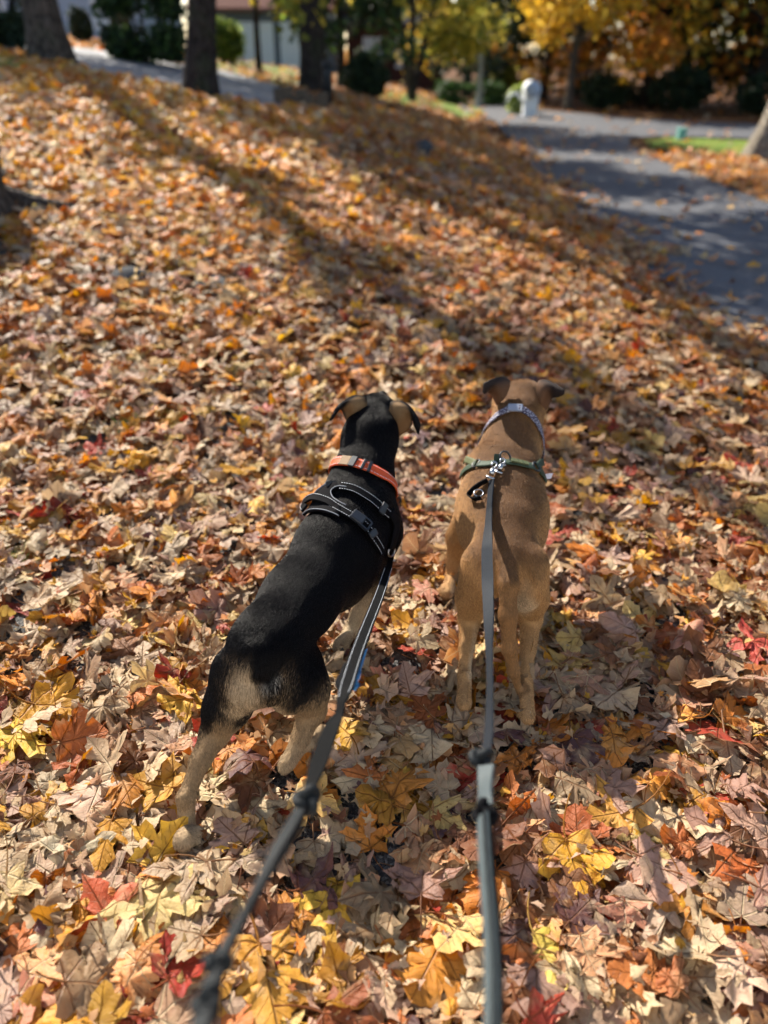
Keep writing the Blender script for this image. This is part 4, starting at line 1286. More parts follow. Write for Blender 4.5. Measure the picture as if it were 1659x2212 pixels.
def ribbon(pts, width, side, th=0.0022, name='strap', mat=None, parent=None, rows=None):
    """flat strap along pts; side = vectors across; width scalar or list"""
    P = np.asarray(pts, float); S = np.asarray(side, float); S = S / np.linalg.norm(S, axis=1, keepdims=True)
    w = np.broadcast_to(np.asarray(width, float), (len(P),))[:, None]
    G = np.stack([P - S * w / 2, P - S * w / 6, P + S * w / 6, P + S * w / 2], 1)
    V, F = thick_sheet(G, th)
    me = np_mesh(name, V, F, True)
    me.set_sharp_from_angle(angle=R(40)) if hasattr(me, 'set_sharp_from_angle') else None
    return link(name, me, mat, parent)
def body_strap(fld, pts, width, th=0.0028, off=0.004, n=40, name='strap', mat=None, parent=None, closed=False):
    """strap that hugs the body along pts"""
    P = cr(pts, n); P = fld.project(P, off)
    for _ in range(2):
        P[1:-1] = P[1:-1] * .5 + (P[:-2] + P[2:]) * .25
    P = fld.project(P, off)
    Nn = fld.grad(P); T = np.gradient(P, axis=0); S = np.cross(T, Nn); S /= np.linalg.norm(S, axis=1, keepdims=True)
    rows = [P + S * width * f for f in (-.5, -.25, 0, .25, .5)]
    G = np.stack([fld.project(q, off, 4) for q in rows], 1)
    V, F = thick_sheet(G, th)
    me = np_mesh(name, V, F, True)
    o = link(name, me, mat, parent)
    return o, P, S, Nn
def dashes(P, S, Nn, side, lift, mat, parent, dash=0.0042, gap=0.0030, w=0.0016, name='stitching'):
    """a line of reflective stitches along a strap edge, one part"""
    L = np.concatenate([[0], np.cumsum(np.linalg.norm(np.diff(P, axis=0), axis=1))])
    mb = MB(); s = 0.003
    def ip(s): return np.array([np.interp(s, L, (P + S * side + Nn * lift)[:, k]) for k in range(3)])
    def iv(s, A): v = np.array([np.interp(s, L, A[:, k]) for k in range(3)]); return v / np.linalg.norm(v)
    while s + dash < L[-1] - .002:
        a, b = ip(s), ip(s + dash); sv = iv(s, S) * w / 2; nv = iv(s, Nn) * .0007
        i = len(mb.v)
        for q in (a - sv, a + sv, b + sv, b - sv): mb.v.append(q)
        for q in (a - sv, a + sv, b + sv, b - sv): mb.v.append(q + nv)
        mb.f += [(i + 4, i + 5, i + 6, i + 7), (i, i + 1, i + 5, i + 4), (i + 1, i + 2, i + 6, i + 5), (i + 2, i + 3, i + 7, i + 6), (i + 3, i, i + 4, i + 7)]
        s += dash + gap
    o = mb.build(name, mat, parent); o['kind'] = 'stuff'
    return o
def oriented_box(c, t, s, nrm, dims, mb=None):
    """box with its length along t, width along s, thickness along nrm"""
    mb = mb or MB(); c = np.array(c); i = len(mb.v)
    t, s, nrm = [np.array(q, float) / np.linalg.norm(q) for q in (t, s, nrm)]
    for a in (-.5, .5):
        for b in (-.5, .5):
            for d in (-.5, .5): mb.v.append(c + t * a * dims[0] + s * b * dims[1] + nrm * d * dims[2])
    for q in ((0, 1, 3, 2), (4, 6, 7, 5), (0, 4, 5, 1), (2, 3, 7, 6), (0, 2, 6, 4), (1, 5, 7, 3)): mb.f.append(tuple(i + k for k in q))
    return mb
def ring_loop(fld, c, nrm, n=64, rmax=.2):
    """outline of the body in the plane through c"""
    c = np.array(c, float); nr = Vector(nrm).normalized()
    a = nr.orthogonal().normalized(); b = nr.cross(a)
    out = []
    t = np.arange(0, rmax, .002)
    for k in range(n):
        th = 2 * math.pi * k / n
        d = np.array(a) * math.cos(th) + np.array(b) * math.sin(th)
        v = fld.val(c + t[:, None] * d); w = np.where(v > 0)[0]
        out.append(c + d * (t[w[0]] if len(w) else rmax))
    return np.array(out)
def ear_sheet(rows, nu=16, nv=9, th=0.005):
    """rows: list of (left, middle, right) points from the base to the tip"""
    L = [cr([r[k] for r in rows], nu) for k in range(3)]
    G = np.stack([cr([L[0][i], L[1][i], L[2][i]], nv) for i in range(nu)])
    return thick_sheet(G, th)

M_COAT_K = coat_mat('black_tan_coat', .6, .03)
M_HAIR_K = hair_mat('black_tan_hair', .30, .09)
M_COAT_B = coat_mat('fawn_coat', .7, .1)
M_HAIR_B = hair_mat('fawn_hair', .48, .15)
M_NOSE = simple_mat('claw_dark', lin((30, 26, 24)), .5, .4)
M_PAD = simple_mat('paw_pad', lin((48, 42, 40)), .7, .3)

def paw(fld, toe, back, r, k=0.008):
    """paw: pad plus four toes pointing from back to toe"""
    toe, back = Vector(toe), Vector(back)
    f = (toe - back); f.z = 0; f.normalize(); s = f.cross(Vector((0, 0, 1)))
    c = back.lerp(toe, .45)
    fld.ell((c.x, c.y, back.z * .0 + tz(c.x, c.y) + .045), (r * .58, r * .95, .014), f, .012)
    ends = []
    for q in (-1.5, -.5, .5, 1.5):
        p = toe + s * q * r * .43 - f * (abs(q) * .006); p.z = tz(p.x, p.y) + .036
        a = c + s * q * r * .30; a.z = tz(a.x, a.y) + .044
        fld.cap(a, p, r * .27, r * .27, .003); ends.append((p, f))
    return ends
# ------------------------------------------------------------------ black and tan dog
K = Field((-.62, .80, -.04), (.16, 2.12, .80), .0047)
kg = lambda x, y: tz(x, y)
P0, P1, P2, P3 = at(576, 1395, 1.16), at(648, 1300, 1.31), at(728, 1190, 1.47), at(768, 1110, 1.585)
ax_b = (P3 - P0).normalized()
K.chain([P0, P1, P2, P3], [.068, .076, .100, .092], .03)
K.ell(P2 + Vector((.0, .02, -.045)), (.098, .15, .112), ax_b, .03)             # rib cage
K.ell(P3 + Vector((.005, .01, -.03)), (.108, .10, .108), ax_b, .03)              # shoulders
K.ell(P0 + Vector((0, .01, .012)), (.069, .11, .066), ax_b, .03)             # croup
K.ell(P1 + Vector((0, 0, .012)), (.082, .13, .073), ax_b, .03)               # loin
NB, NT1, HD = at(782, 1040, 1.66), at(800, 945, 1.765), at(812, 893, 1.84)
K.chain([P3 + Vector((0, .02, .02)), NB, NT1, HD], [.086, .076, .068, .054], .03)
K.ell(HD + Vector((0.002, .01, -.004)), (.053, .066, .040), (0.05, 1, -.1), .02)     # skull
K.ell(HD + Vector((-.030, .04, -.03)), (.026, .05, .034), (0.05, 1, -.1), .02)
K.ell(HD + Vector((.034, .04, -.03)), (.026, .05, .034), (0.05, 1, -.1), .02)
K.chain([HD + Vector((0.005, .06, -.02)), HD + Vector((.012, .12, -.035)), HD + Vector((.016, .175, -.045))], [.042, .03, .024], .02)   # muzzle
K.ell(HD + Vector((.017, .198, -.036)), (.014, .012, .011), None, .008)
# shoulder blades and hip points under the skin
for s_ in (-1, 1):
    K.ell(P3 + Vector((s_ * .052, -.015, .052)), (.026, .06, .026), ax_b, .022)
# hind legs
hipL, kneeL, hockL = at(520, 1455, 1.13), at(466, 1580, 1.085), at(402, 1722, .975)
toeL = ground_hit(421, 1866); hl = ground_hit(405, 1852)
K.ell(at(503, 1480, 1.125), (.039, .068, .096), (-.2, .4, .5), .03)            # thigh
K.chain([hipL, at(488, 1530, 1.10), kneeL], [.053, .043, .032], .025)
K.chain([kneeL, at(432, 1645, 1.03), hockL], [.030, .0195, .0145], .012)
K.chain([hockL, at(403, 1790, .955), Vector((hl.x, hl.y, tz(hl.x, hl.y) + .052))], [.0178, .0168, .0205], .012)
K.ell(hockL + Vector((-.004, -.012, .004)), (.010, .011, .020), None, .010)
toesKL = paw(K, toeL + Vector((.004, .040, 0)), hl + Vector((.002, .010, 0)), .026)
hipR, kneeR, hockR = at(640, 1440, 1.20), at(672, 1532, 1.185), at(620, 1648, 1.095)
heelg = ground_hit(640, 1665); toeR = ground_hit(680, 1618)
K.ell(at(638, 1470, 1.17), (.047, .072, .098), (.15, .4, .5), .03)
K.chain([hipR, at(662, 1490, 1.19), kneeR], [.056, .047, .034], .025)
K.chain([kneeR, at(650, 1592, 1.14), hockR], [.032, .0190, .0145], .012)
K.chain([hockR, hockR.lerp(toeR + Vector((0, 0, .05)), .55), toeR + Vector((-.01, -.03, .05))], [.0178, .0150, .0175], .008)
K.ell(hockR + Vector((-.006, -.012, -.004)), (.011, .011, .016), None, .010)
toesKR = paw(K, toeR + Vector((.018, .036, 0)), toeR + Vector((-.002, -.020, 0)), .026)
K.ell(at(560, 1480, 1.10), (.055, .04, .06), (0, .5, 1), .03)                  # seat between the thighs
# stub of a tail
K.chain([at(554, 1410, 1.10), at(551, 1440, 1.082), at(549, 1468, 1.072)], [.024, .017, .006], .025)
# front legs
pf = ground_hit(735, 1425)
elbR, wriR = at(806, 1235, 1.57), at(757, 1362, 1.525)
K.chain([P3 + Vector((.06, .0, -.06)), elbR], [.055, .034], .03)
K.chain([elbR, at(788, 1290, 1.55), wriR, Vector((pf.x + .002, pf.y - .012, tz(pf.x, pf.y) + .05))], [.029, .0225, .0175, .018], .012)
toesKF = paw(K, pf + Vector((-.004, .03, 0)), pf + Vector((.002, -.014, 0)), .025)
pl = pf + Vector((-.165, .06, 0)); pl.z = tz(pl.x, pl.y)
K.chain([P3 + Vector((-.06, 0, -.06)), P3 + Vector((-.10, .02, -.17)), Vector((pl.x, pl.y, pl.z + .14)), Vector((pl.x, pl.y - .01, pl.z + .05))], [.05, .030, .019, .018], .02)
paw(K, pl + Vector((0, .03, 0)), pl + Vector((0, -.014, 0)), .025)

KV, KF = K.surface()
bdog = empty('dog', (float(P0.x), float(P0.y), tz(P0.x, P0.y)))
tag(bdog, 'black and tan dog in orange collar and black harness, straining ahead', 'dog')
me = np_mesh('body', KV, KF); KN = vnormals(me)

def sm(a, b, x): return sstep(a, b, x)
def cam_px(P):
    """where points of the coat lie round the body as seen from behind, used only to shape the markings"""
    return P
c_blk, c_tan, c_crm, c_wht = np.array(lin((12, 12, 15))), np.array(lin((144, 119, 90))), np.array(lin((206, 184, 152))), np.array(lin((226, 220, 208)))
sunk = at(560, 1498, 1.07)
def col_k(P, Nn, rnd=None):
    P = np.asarray(P)
    n1 = np.sin(P[:, 0] * 61 + P[:, 2] * 37) * np.sin(P[:, 1] * 53 + P[:, 2] * 71) * .5 + np.sin(P[:, 0] * 140 + P[:, 1] * 122) * .25
    z = P[:, 2] + n1 * .012
    # distance below the croup: black saddle above, tan below
    hind = sm(1.34, 1.26, P[:, 1])
    left = sm(-.285, -.325, P[:, 0])
    zcut = np.where(hind > .5, .265 - .02 * left, .20)
    outer = np.maximum(sm(-.15, -.6, Nn[:, 0]) * left, sm(.0, .5, Nn[:, 0]) * (1 - left)) * hind
    zcut = zcut - .055 * outer
    tan = sm(zcut + .07, zcut - .04, z)
    # inner thighs and seat
    ds = np.sqrt(((P - np.array(sunk)) * [1.0, .7, 1.0]) ** 2 @ np.ones(3))
    seat = sm(.108, .050, ds + n1 * .012) * hind * (1 - .7 * outer)
    # black tail and the black point that runs down from it
    dt = np.abs(P[:, 0] - (-.225)); tail = hind * sm(.036, .022, dt + n1 * .004 + np.maximum(.375 - P[:, 2], 0) * 1.1) * sm(.325, .350, P[:, 2])
    seat = seat * (1 - tail)
    belly = sm(-.2, -.75, Nn[:, 2]) * sm(1.2, 1.3, P[:, 1]) * sm(.36, .30, P[:, 2])
    f = np.clip(np.maximum(np.maximum(tan, seat * .9), belly * .3), 0, 1)[:, None]
    if rnd is not None: f = sm(rnd - .22, rnd + .22, f[:, 0] * 1.3 - .15)[:, None]
    tanc = c_tan * (1 - .0) + 0
    pale = np.clip(sm(.16, .03, P[:, 2]) * .75 + seat * .55 + sm(1.45, 1.5, P[:, 1]) * .55 * tan, 0, 1)[:, None]
    t = tanc * (1 - pale) + c_crm * pale
    wh = (sm(.030, .014, np.sqrt((((P - np.array(at(583, 1466, 1.08))) * [1, .6, 1.2]) ** 2).sum(1)) + n1 * .004))[:, None] * .8
    t = t * (1 - wh) + c_wht * wh
    # dark brindle on the outer thigh
    c = c_blk * (1 - f) + t * f
    # tan cheeks
    ck = (sm(HD.z - .012, HD.z - .035, P[:, 2]) * sm(HD.y - .02, HD.y + .03, P[:, 1]))[:, None]
    return c * (1 - ck) + c_tan * ck
add_col(me, col_k(KV, KN))
link('body', me, M_COAT_K, bdog)

back_b = -np.array(ax_b)
def flow_k(P):
    leg = sm(.30, .18, P[:, 2])[:, None]
    D = np.tile(back_b, (len(P), 1)); D[:, 2] -= .25
    neck = sm(1.6, 1.72, P[:, 1])[:, None]
    D = D * (1 - neck) + np.array((-.05, -.7, -.75)) * neck
    D = D * (1 - leg) + np.array((-.05, -.12, -1.0)) * leg
    hip = (sm(1.16, 1.04, P[:, 1]) * sm(.2, .3, P[:, 2]))[:, None]
    D = D * (1 - hip) + np.array((.0, -.25, -1.0)) * hip
    return D
len_k = lambda P: .0085 + .005 * sm(1.25, 1.1, P[:, 1]) * sm(.2, .3, P[:, 2])
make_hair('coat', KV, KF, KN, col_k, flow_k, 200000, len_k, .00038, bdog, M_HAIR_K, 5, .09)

# ears: tan at the base, black folded tips
def ear_k(rows, name='ear'):
    V, F = ear_sheet([[np.array(q) for q in r] for r in rows], 20, 11, .006)
    me = np_mesh(name, V, F); 
    n = len(V) // 2; u = np.tile(np.repeat(np.linspace(0, 1, 20), 11), 2); v = np.tile(np.linspace(0, 1, 11), 40)
    edge = np.maximum(sm(.42, .60, u), sm(.30, .46, np.abs(v - .5)) * sm(.1, .3, u))[:, None]
    c = np.array(lin((128, 102, 74)))[None] * (1 - edge) + np.array(lin((26, 25, 27)))[None] * edge
    add_col(me, c)
    o = link(name, me, M_COAT_K, bdog)
    return o
y0 = 1.80
ear_k([(at(762, 930, y0 + .012), at(776, 914, y0 - .004), at(790, 896, y0 - .006)),
       (at(748, 905, y0 + .010), at(768, 890, y0 - .022), at(792, 872, y0 - .004)),
       (at(741, 888, y0 + .012), at(760, 873, y0 - .026), at(789, 860, y0 + .006)),
       (at(733, 884, y0 - .012), at(746, 871, y0 - .028), at(768, 855, y0 + .006)),
       (at(722, 898, y0 - .036), at(730, 884, y0 - .044), at(746, 863, y0 - .016)),
       (at(713, 908, y0 - .05), at(718, 898, y0 - .052), at(727, 882, y0 - .045))])
ear_k([(at(842, 900, y0 - .006), at(850, 922, y0 - .004), at(858, 944, y0 + .012)),
       (at(843, 880, y0 - .004), at(868, 900, y0 - .024), at(884, 924, y0 + .010)),
       (at(846, 869, y0 + .006), at(874, 884, y0 - .028), at(890, 910, y0 + .008)),
       (at(866, 868, y0 + .006), at(888, 886, y0 - .034), at(893, 908, y0 - .012)),
       (at(886, 880, y0 - .014), at(899, 903, y0 - .05), at(896, 918, y0 - .042)),
       (at(905, 908, y0 - .045), at(908, 922, y0 - .055), at(904, 938, y0 - .052))])
for p, f in toesKL + toesKR + toesKF:
    q = p + f * .012; MB().tube([q - f * .004, q + f * .004 + Vector((0, 0, -.004)), q + f * .007 + Vector((0, 0, -.010))], [.004, .003, .001], 6).build('claw', M_NOSE, bdog, True)
for s in (-1, 1):
    e = HD + Vector((.006 + s * .034, .072, .002)); MB().lathe(e, [(.001, -.010), (.007, -.006), (.0095, 0), (.007, .006), (.001, .010)], 10).build('eye', M_NOSE, bdog, True)
MB().tube([HD + Vector((.017, .2, -.034)), HD + Vector((.0175, .213, -.036))], [.016, .010], 10).build('nose', M_NOSE, bdog, True)
dewp = K.hit(738, 1400)
MB().lathe(Vector(dewp) + Vector((0, 0, -.006)), [(.001, -.008), (.007, -.004), (.008, .002), (.004, .008)], 10).build('carpal_pad', M_PAD, bdog, True)
# ------------------------------------------------------------------ fawn dog
B = Field((-.02, 1.18, -.04), (.66, 2.32, .78), .0047)
B0, B1, B2, B3 = at(1090, 1215, 1.475), at(1088, 1150, 1.58), at(1084, 1085, 1.69), at(1088, 1030, 1.79)
ax_c = (B3 - B0).normalized()
B.chain([B0, B1, B2, B3], [.069, .091, .104, .096], .03)
B.ell(B2 + Vector((0, -.02, -.035)), (.122, .17, .115), ax_c, .03)
B.ell(B0 + Vector((0, .01, .004)), (.071, .10, .070), ax_c, .03)
B.ell(B3 + Vector((0, .0, -.03)), (.112, .09, .105), ax_c, .03)
BN, BT, BH = at(1104, 968, 1.875), at(1118, 905, 1.945), at(1128, 868, 2.005)
B.chain([B3 + Vector((0, .02, .015)), BN, BT, BH], [.092, .078, .066, .062], .03)
hdv = Vector((.12, 1, -.06))
B.ell(BH + Vector((0, .01, -.004)), (.078, .072, .058), hdv, .02)
for s in (-1, 1): B.ell(BH + Vector((s * .046, .04, -.03)), (.034, .05, .044), hdv, .02)
B.chain([BH + Vector((.01, .06, -.02)), BH + Vector((.022, .12, -.035)), BH + Vector((.03, .175, -.045))], [.044, .032, .026], .02)
B.ell(BH + Vector((.033, .198, -.036)), (.014, .012, .011), None, .008)
for s_ in (-1, 1):
    B.ell(B3 + Vector((s_ * .052, -.02, .055)), (.028, .062, .026), ax_c, .022)
    B.ell(B0 + Vector((s_ * .050, .03, .046)), (.020, .036, .018), ax_c, .022)
    B.ell(B2 + Vector((s_ * .075, -.05, -.02)), (.030, .07, .07), ax_c, .02)
# hind left
gl = ground_hit(998, 1552)
hl_, kl_, kh_ = at(1040, 1220, 1.46), at(1014, 1335, 1.50), at(1003, 1458, 1.36)
B.ell(at(1036, 1250, 1.47), (.034, .072, .098), (0, .35, .6), .03)
B.chain([hl_, at(1022, 1290, 1.49), kl_], [.049, .040, .030], .025)
B.chain([kl_, at(1008, 1400, 1.425), kh_], [.0285, .0175, .0132], .012)
B.chain([kh_, Vector((gl.x + .002, gl.y - .01, tz(gl.x, gl.y) + .055))], [.0165, .0148], .007)
B.ell(kh_ + Vector((0, -.013, .004)), (.009, .010, .022), None, .010)
toesBL = paw(B, gl + Vector((.0, .03, 0)), gl + Vector((0, -.014, 0)), .026)
# hind right
gr = ground_hit(1134, 1580)
hr_, kr_, kh2 = at(1140, 1222, 1.46), at(1146, 1335, 1.49), at(1135, 1470, 1.335)
B.ell(at(1142, 1252, 1.465), (.035, .072, .098), (0, .35, .6), .03)
B.chain([hr_, at(1148, 1290, 1.48), kr_], [.049, .040, .030], .025)
B.chain([kr_, at(1141, 1400, 1.41), kh2], [.0285, .0175, .0132], .012)
B.chain([kh2, Vector((gr.x, gr.y - .01, tz(gr.x, gr.y) + .055))], [.0165, .0146], .007)
B.ell(kh2 + Vector((0, -.013, .004)), (.009, .010, .022), None, .010)
toesBR = paw(B, gr + Vector((.0, .032, 0)), gr + Vector((0, -.012, 0)), .026)
# tail
tailp = [at(1096, 1222, 1.415), at(1098, 1262, 1.365), at(1097, 1328, 1.325), at(1101, 1400, 1.305), at(1110, 1450, 1.30), at(1121, 1492, 1.30)]
B.chain(tailp, [.024, .0215, .019, .0165, .013, .007], .014)
# front legs
fl = ground_hit(961, 1306)
B.chain([B3 + Vector((-.06, 0, -.06)), at(992, 1160, 1.80), at(984, 1205, 1.815), at(973, 1252, 1.80), Vector((fl.x + .002, fl.y - .012, tz(fl.x, fl.y) + .05))], [.055, .036, .025, .018, .0175], .015)
toesBF = paw(B, fl + Vector((-.004, .03, 0)), fl + Vector((0, -.014, 0)), .025)
fr = fl + Vector((.175, .03, 0)); fr.z = tz(fr.x, fr.y)
B.chain([B3 + Vector((.06, 0, -.06)), Vector((fr.x, fr.y - .01, .24)), Vector((fr.x, fr.y, .14)), Vector((fr.x, fr.y - .01, fr.z + .05))], [.05, .030, .019, .018], .02)
paw(B, fr + Vector((0, .03, 0)), fr + Vector((0, -.014, 0)), .025)
BV, BF = B.surface()
fdog = empty('dog', (float(B0.x), float(B0.y), tz(B0.x, B0.y)))
tag(fdog, 'fawn brown dog in green harness with its tail hanging down', 'dog')
me = np_mesh('body', BV, BF); BNm = vnormals(me)
f_bk, f_md, f_pl, f_dk = [np.array(lin(c)) for c in ((116, 82, 52), (178, 134, 86), (222, 198, 164), (70, 52, 42))]
inn = at(1130, 1300, 1.42)
def col_b(P, Nn, rnd=None):
    P = np.asarray(P)
    n1 = np.sin(P[:, 0] * 57 + P[:, 2] * 41) * np.sin(P[:, 1] * 49 + P[:, 2] * 67) * .5 + np.sin(P[:, 0] * 133 + P[:, 1] * 117) * .25
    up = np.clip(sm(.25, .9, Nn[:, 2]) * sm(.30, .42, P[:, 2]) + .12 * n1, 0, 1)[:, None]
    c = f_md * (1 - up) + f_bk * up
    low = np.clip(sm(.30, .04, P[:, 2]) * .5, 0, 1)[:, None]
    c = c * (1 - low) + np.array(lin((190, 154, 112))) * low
    d = np.sqrt((((P - np.array(inn)) * [1.3, .6, .62]) ** 2).sum(1))
    pl = (sm(.062, .022, d + n1 * .008) * .85)[:, None]
    c = c * (1 - pl) + f_pl * pl
    inner = (sm(.2, .8, Nn[:, 0]) * sm(.245, .21, P[:, 0]) * sm(.30, .2, P[:, 2]) * sm(1.3, 1.34, P[:, 1]) * .7)[:, None]
    c = c * (1 - inner) + f_pl * inner
    td = np.full(len(P), 9.0)
    for a_, b_ in zip(tailp[:-1], tailp[1:]):
        a_, b_ = np.array(a_), np.array(b_); ab = b_ - a_; t_ = np.clip(((P - a_) @ ab) / (ab @ ab), 0, 1)
        td = np.minimum(td, np.linalg.norm(P - a_ - t_[:, None] * ab, axis=1))
    tl = (sm(.030, .022, td) * .65)[:, None]
    c = c * (1 - tl) + np.array(lin((120, 86, 56))) * tl
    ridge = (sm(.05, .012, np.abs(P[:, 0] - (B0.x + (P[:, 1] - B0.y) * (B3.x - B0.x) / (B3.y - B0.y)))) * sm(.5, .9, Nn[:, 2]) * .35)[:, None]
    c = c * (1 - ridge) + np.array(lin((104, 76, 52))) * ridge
    toe = (sm(.055, .030, P[:, 2]) * .5)[:, None]
    return c * (1 - toe) + f_pl * toe
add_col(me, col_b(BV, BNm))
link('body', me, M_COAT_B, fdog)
def flow_b(P):
    leg = sm(.30, .18, P[:, 2])[:, None]
    D = np.tile(-np.array(ax_c), (len(P), 1)); D[:, 2] -= .3
    neck = sm(1.8, 1.92, P[:, 1])[:, None]
    D = D * (1 - neck) + np.array((-.08, -.75, -.65)) * neck
    D = D * (1 - leg) + np.array((0, -.12, -1.0)) * leg
    hip = (sm(1.48, 1.38, P[:, 1]) * sm(.2, .3, P[:, 2]))[:, None]
    return D * (1 - hip) + np.array((.0, -.25, -1.0)) * hip
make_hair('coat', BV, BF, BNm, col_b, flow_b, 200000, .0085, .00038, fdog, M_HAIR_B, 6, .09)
def ear_b(rows, name='ear'):
    V, F = ear_sheet([[np.array(q) for q in r] for r in rows], 20, 11, .006)
    me = np_mesh(name, V, F)
    u = np.tile(np.repeat(np.linspace(0, 1, 20), 11), 2); v = np.tile(np.linspace(0, 1, 11), 40)
    e = sm(.15, .6, u)[:, None]
    add_col(me, np.array(lin((104, 76, 56)))[None] * (1 - e) + np.array(lin((48, 40, 38)))[None] * e)
    return link(name, me, M_COAT_B, fdog)
y1 = 1.965
ear_b([(at(1074, 876, y1 - .01), at(1084, 866, y1 - .03), at(1094, 852, y1 - .022)),
       (at(1066, 858, y1), at(1080, 846, y1 - .032), at(1100, 832, y1 - .012)),
       (at(1055, 846, y1), at(1072, 832, y1 - .03), at(1100, 822, y1)),
       (at(1049, 848, y1 - .03), at(1060, 832, y1 - .038), at(1084, 814, y1 - .005)),
       (at(1045, 850, y1 - .05), at(1050, 838, y1 - .052), at(1062, 819, y1 - .03)),
       (at(1043, 846, y1 - .055), at(1044, 838, y1 - .056), at(1046, 828, y1 - .052))])
ear_b([(at(1160, 850, y1 - .022), at(1166, 868, y1 - .03), at(1170, 892, y1 - .01)),
       (at(1162, 832, y1 - .012), at(1176, 850, y1 - .034), at(1182, 880, y1)),
       (at(1164, 824, y1), at(1182, 838, y1 - .03), at(1192, 862, y1)),
       (at(1180, 822, y1), at(1196, 836, y1 - .036), at(1200, 858, y1 - .03)),
       (at(1198, 830, y1 - .02), at(1209, 842, y1 - .05), at(1209, 856, y1 - .045)),
       (at(1218, 840, y1 - .05), at(1220, 846, y1 - .056), at(1217, 852, y1 - .052))])
for p, f in toesBL + toesBR + toesBF:
    q = p + f * .012; MB().tube([q - f * .004, q + f * .004 + Vector((0, 0, -.004)), q + f * .007 + Vector((0, 0, -.010))], [.004, .003, .001], 6).build('claw', M_NOSE, fdog, True)
for s in (-1, 1):
    e = BH + Vector((.012 + s * .034, .072, .004)); MB().lathe(e, [(.001, -.010), (.007, -.006), (.0095, 0), (.007, .006), (.001, .010)], 10).build('eye', M_NOSE, fdog, True)
MB().tube([BH + Vector((.033, .2, -.034)), BH + Vector((.034, .213, -.036))], [.016, .010], 10).build('nose', M_NOSE, fdog, True)
# ================================================================== collars, harnesses, leashes
def web_mat(name, col, rough=.55, spec=.35, weave=900.0, sheen=.0):
    m, nt, out = new_mat(name); N = NT(nt); p = N.pos()
    w = N.n('ShaderNodeTexVoronoi'); w.inputs['Scale'].default_value = weave; N.l(p, w.inputs['Vector'])
    c = N.mix(N.noise(p, 60, 4), (*[q * .75 for q in col], 1), (*[min(1, q * 1.2) for q in col], 1))
    c = N.mix(N.m('MULTIPLY', w.outputs['Distance'], .35), c, (0.004, .004, .004, 1))
    N.l(N.bsdf(c, rough, spec, N.bump(w.outputs['Distance'], .4, .001), 0, sheen), out.inputs[0])
    return m
M_ORANGE = web_mat('orange_webbing', lin((222, 86, 34)))
M_BLACKW = web_mat('black_webbing', lin((14, 14, 17)), .75, .05)
M_VEST = web_mat('black_padding', lin((17, 16, 19)), .85, .06, 500)
M_GREENW = web_mat('olive_webbing', lin((58, 74, 58)), .6, .25)
M_GREENL = web_mat('olive_webbing_light', lin((92, 98, 66)), .6, .25)
M_GREYW = web_mat('grey_webbing', lin((40, 44, 50)), .55, .08, 1200)
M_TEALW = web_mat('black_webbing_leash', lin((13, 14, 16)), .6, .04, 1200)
M_SHEENG = web_mat('grey_webbing_sunny', lin((74, 84, 87)), .5, .25, 1200)  # lighter copy of the grey webbing, its sunlit sheen put into the colour
M_SHEENK = web_mat('black_webbing_sunny', lin((30, 34, 37)), .5, .15, 1200)  # black webbing lightened, sunlit sheen painted into the colour
M_REFL = simple_mat('reflective_thread', lin((196, 200, 206)), .5, .3, .03)
M_PIPE = simple_mat('grey_piping', lin((98, 102, 110)), .6, .3, .06)
M_PLASTIC = simple_mat('black_plastic', lin((26, 29, 35)), .38, .45, .08, 60)
M_CHROME = simple_mat('chrome', lin((170, 172, 176)), .3, .5, .05, 20, 0, 1, 1.0)
M_BRASS = simple_mat('gold_plate', lin((112, 88, 60)), .6, .25, .3, 200, .4, 400, .1)
M_LILAC = simple_mat('lilac_plastic', lin((136, 142, 158)), .45, .4, .05)
M_BLUE = simple_mat('blue_film', lin((70, 150, 204)), .45, .4, .2, 90, .5, 300)
M_TAGW = simple_mat('white_label', lin((214, 218, 236)), .6, .3, .03)
def checker_web(name, a, b):
    m, nt, out = new_mat(name); N = NT(nt); p = N.pos()
    ck = N.n('ShaderNodeTexVoronoi'); ck.inputs['Scale'].default_value = 230; N.l(p, ck.inputs['Vector'])
    c = N.ramp(ck.outputs['Distance'], [(.25, a), (.5, b)])
    N.l(N.bsdf(c, .6, .25, N.bump(ck.outputs['Distance'], .4, .001)), out.inputs[0]); return m
M_KNIT = checker_web('lilac_pattern_webbing', lin((176, 174, 184)), lin((72, 66, 84)))

def collar(fld, pl, pm, pr, width, name, mat, label, cat='collar', inset=.05):
    a, m, b = [Vector(fld.hit(*q)) for q in (pl, pm, pr)]
    n = (b - a).cross(m - a).normalized()
    if n.z < 0: n = -n
    c = (a + b) / 2 + (Vector((0, 1, -.3)) * .012)
    loop = ring_loop(fld, c, n, 72)
    # start the loop at the far side so that the seam is hidden
    k = int(np.argmax(loop[:, 1])); loop = np.roll(loop, -k, 0)
    # run left to right past the viewer
    t = empty(name, tuple(c)); tag(t, label, cat)
    pts = np.concatenate([loop, loop[:1]])
    o, P, S, Nn = body_strap(fld, pts, width, .003, .006, 120, 'strap', mat, t)
    return t, P, S, Nn
def near_px(P, px, py):
    d = np.array([(np.array(p) - np.array((0, 0, CAM_H))) for p in P])
    dep = d @ np.array((0, CP, -SP)); x = 829.5 + FPX * d[:, 0] / dep; y = 1106 - FPX * (d @ np.array((0, SP, CP))) / dep
    vis = dep < dep.min() + .12
    e = (x - px) ** 2 + (y - py) ** 2 + np.where(vis, 0, 1e6)
    return int(np.argmin(e))
def tan_at(P, k): v = P[min(k + 1, len(P) - 1)] - P[max(k - 1, 0)]; return v / np.linalg.norm(v)

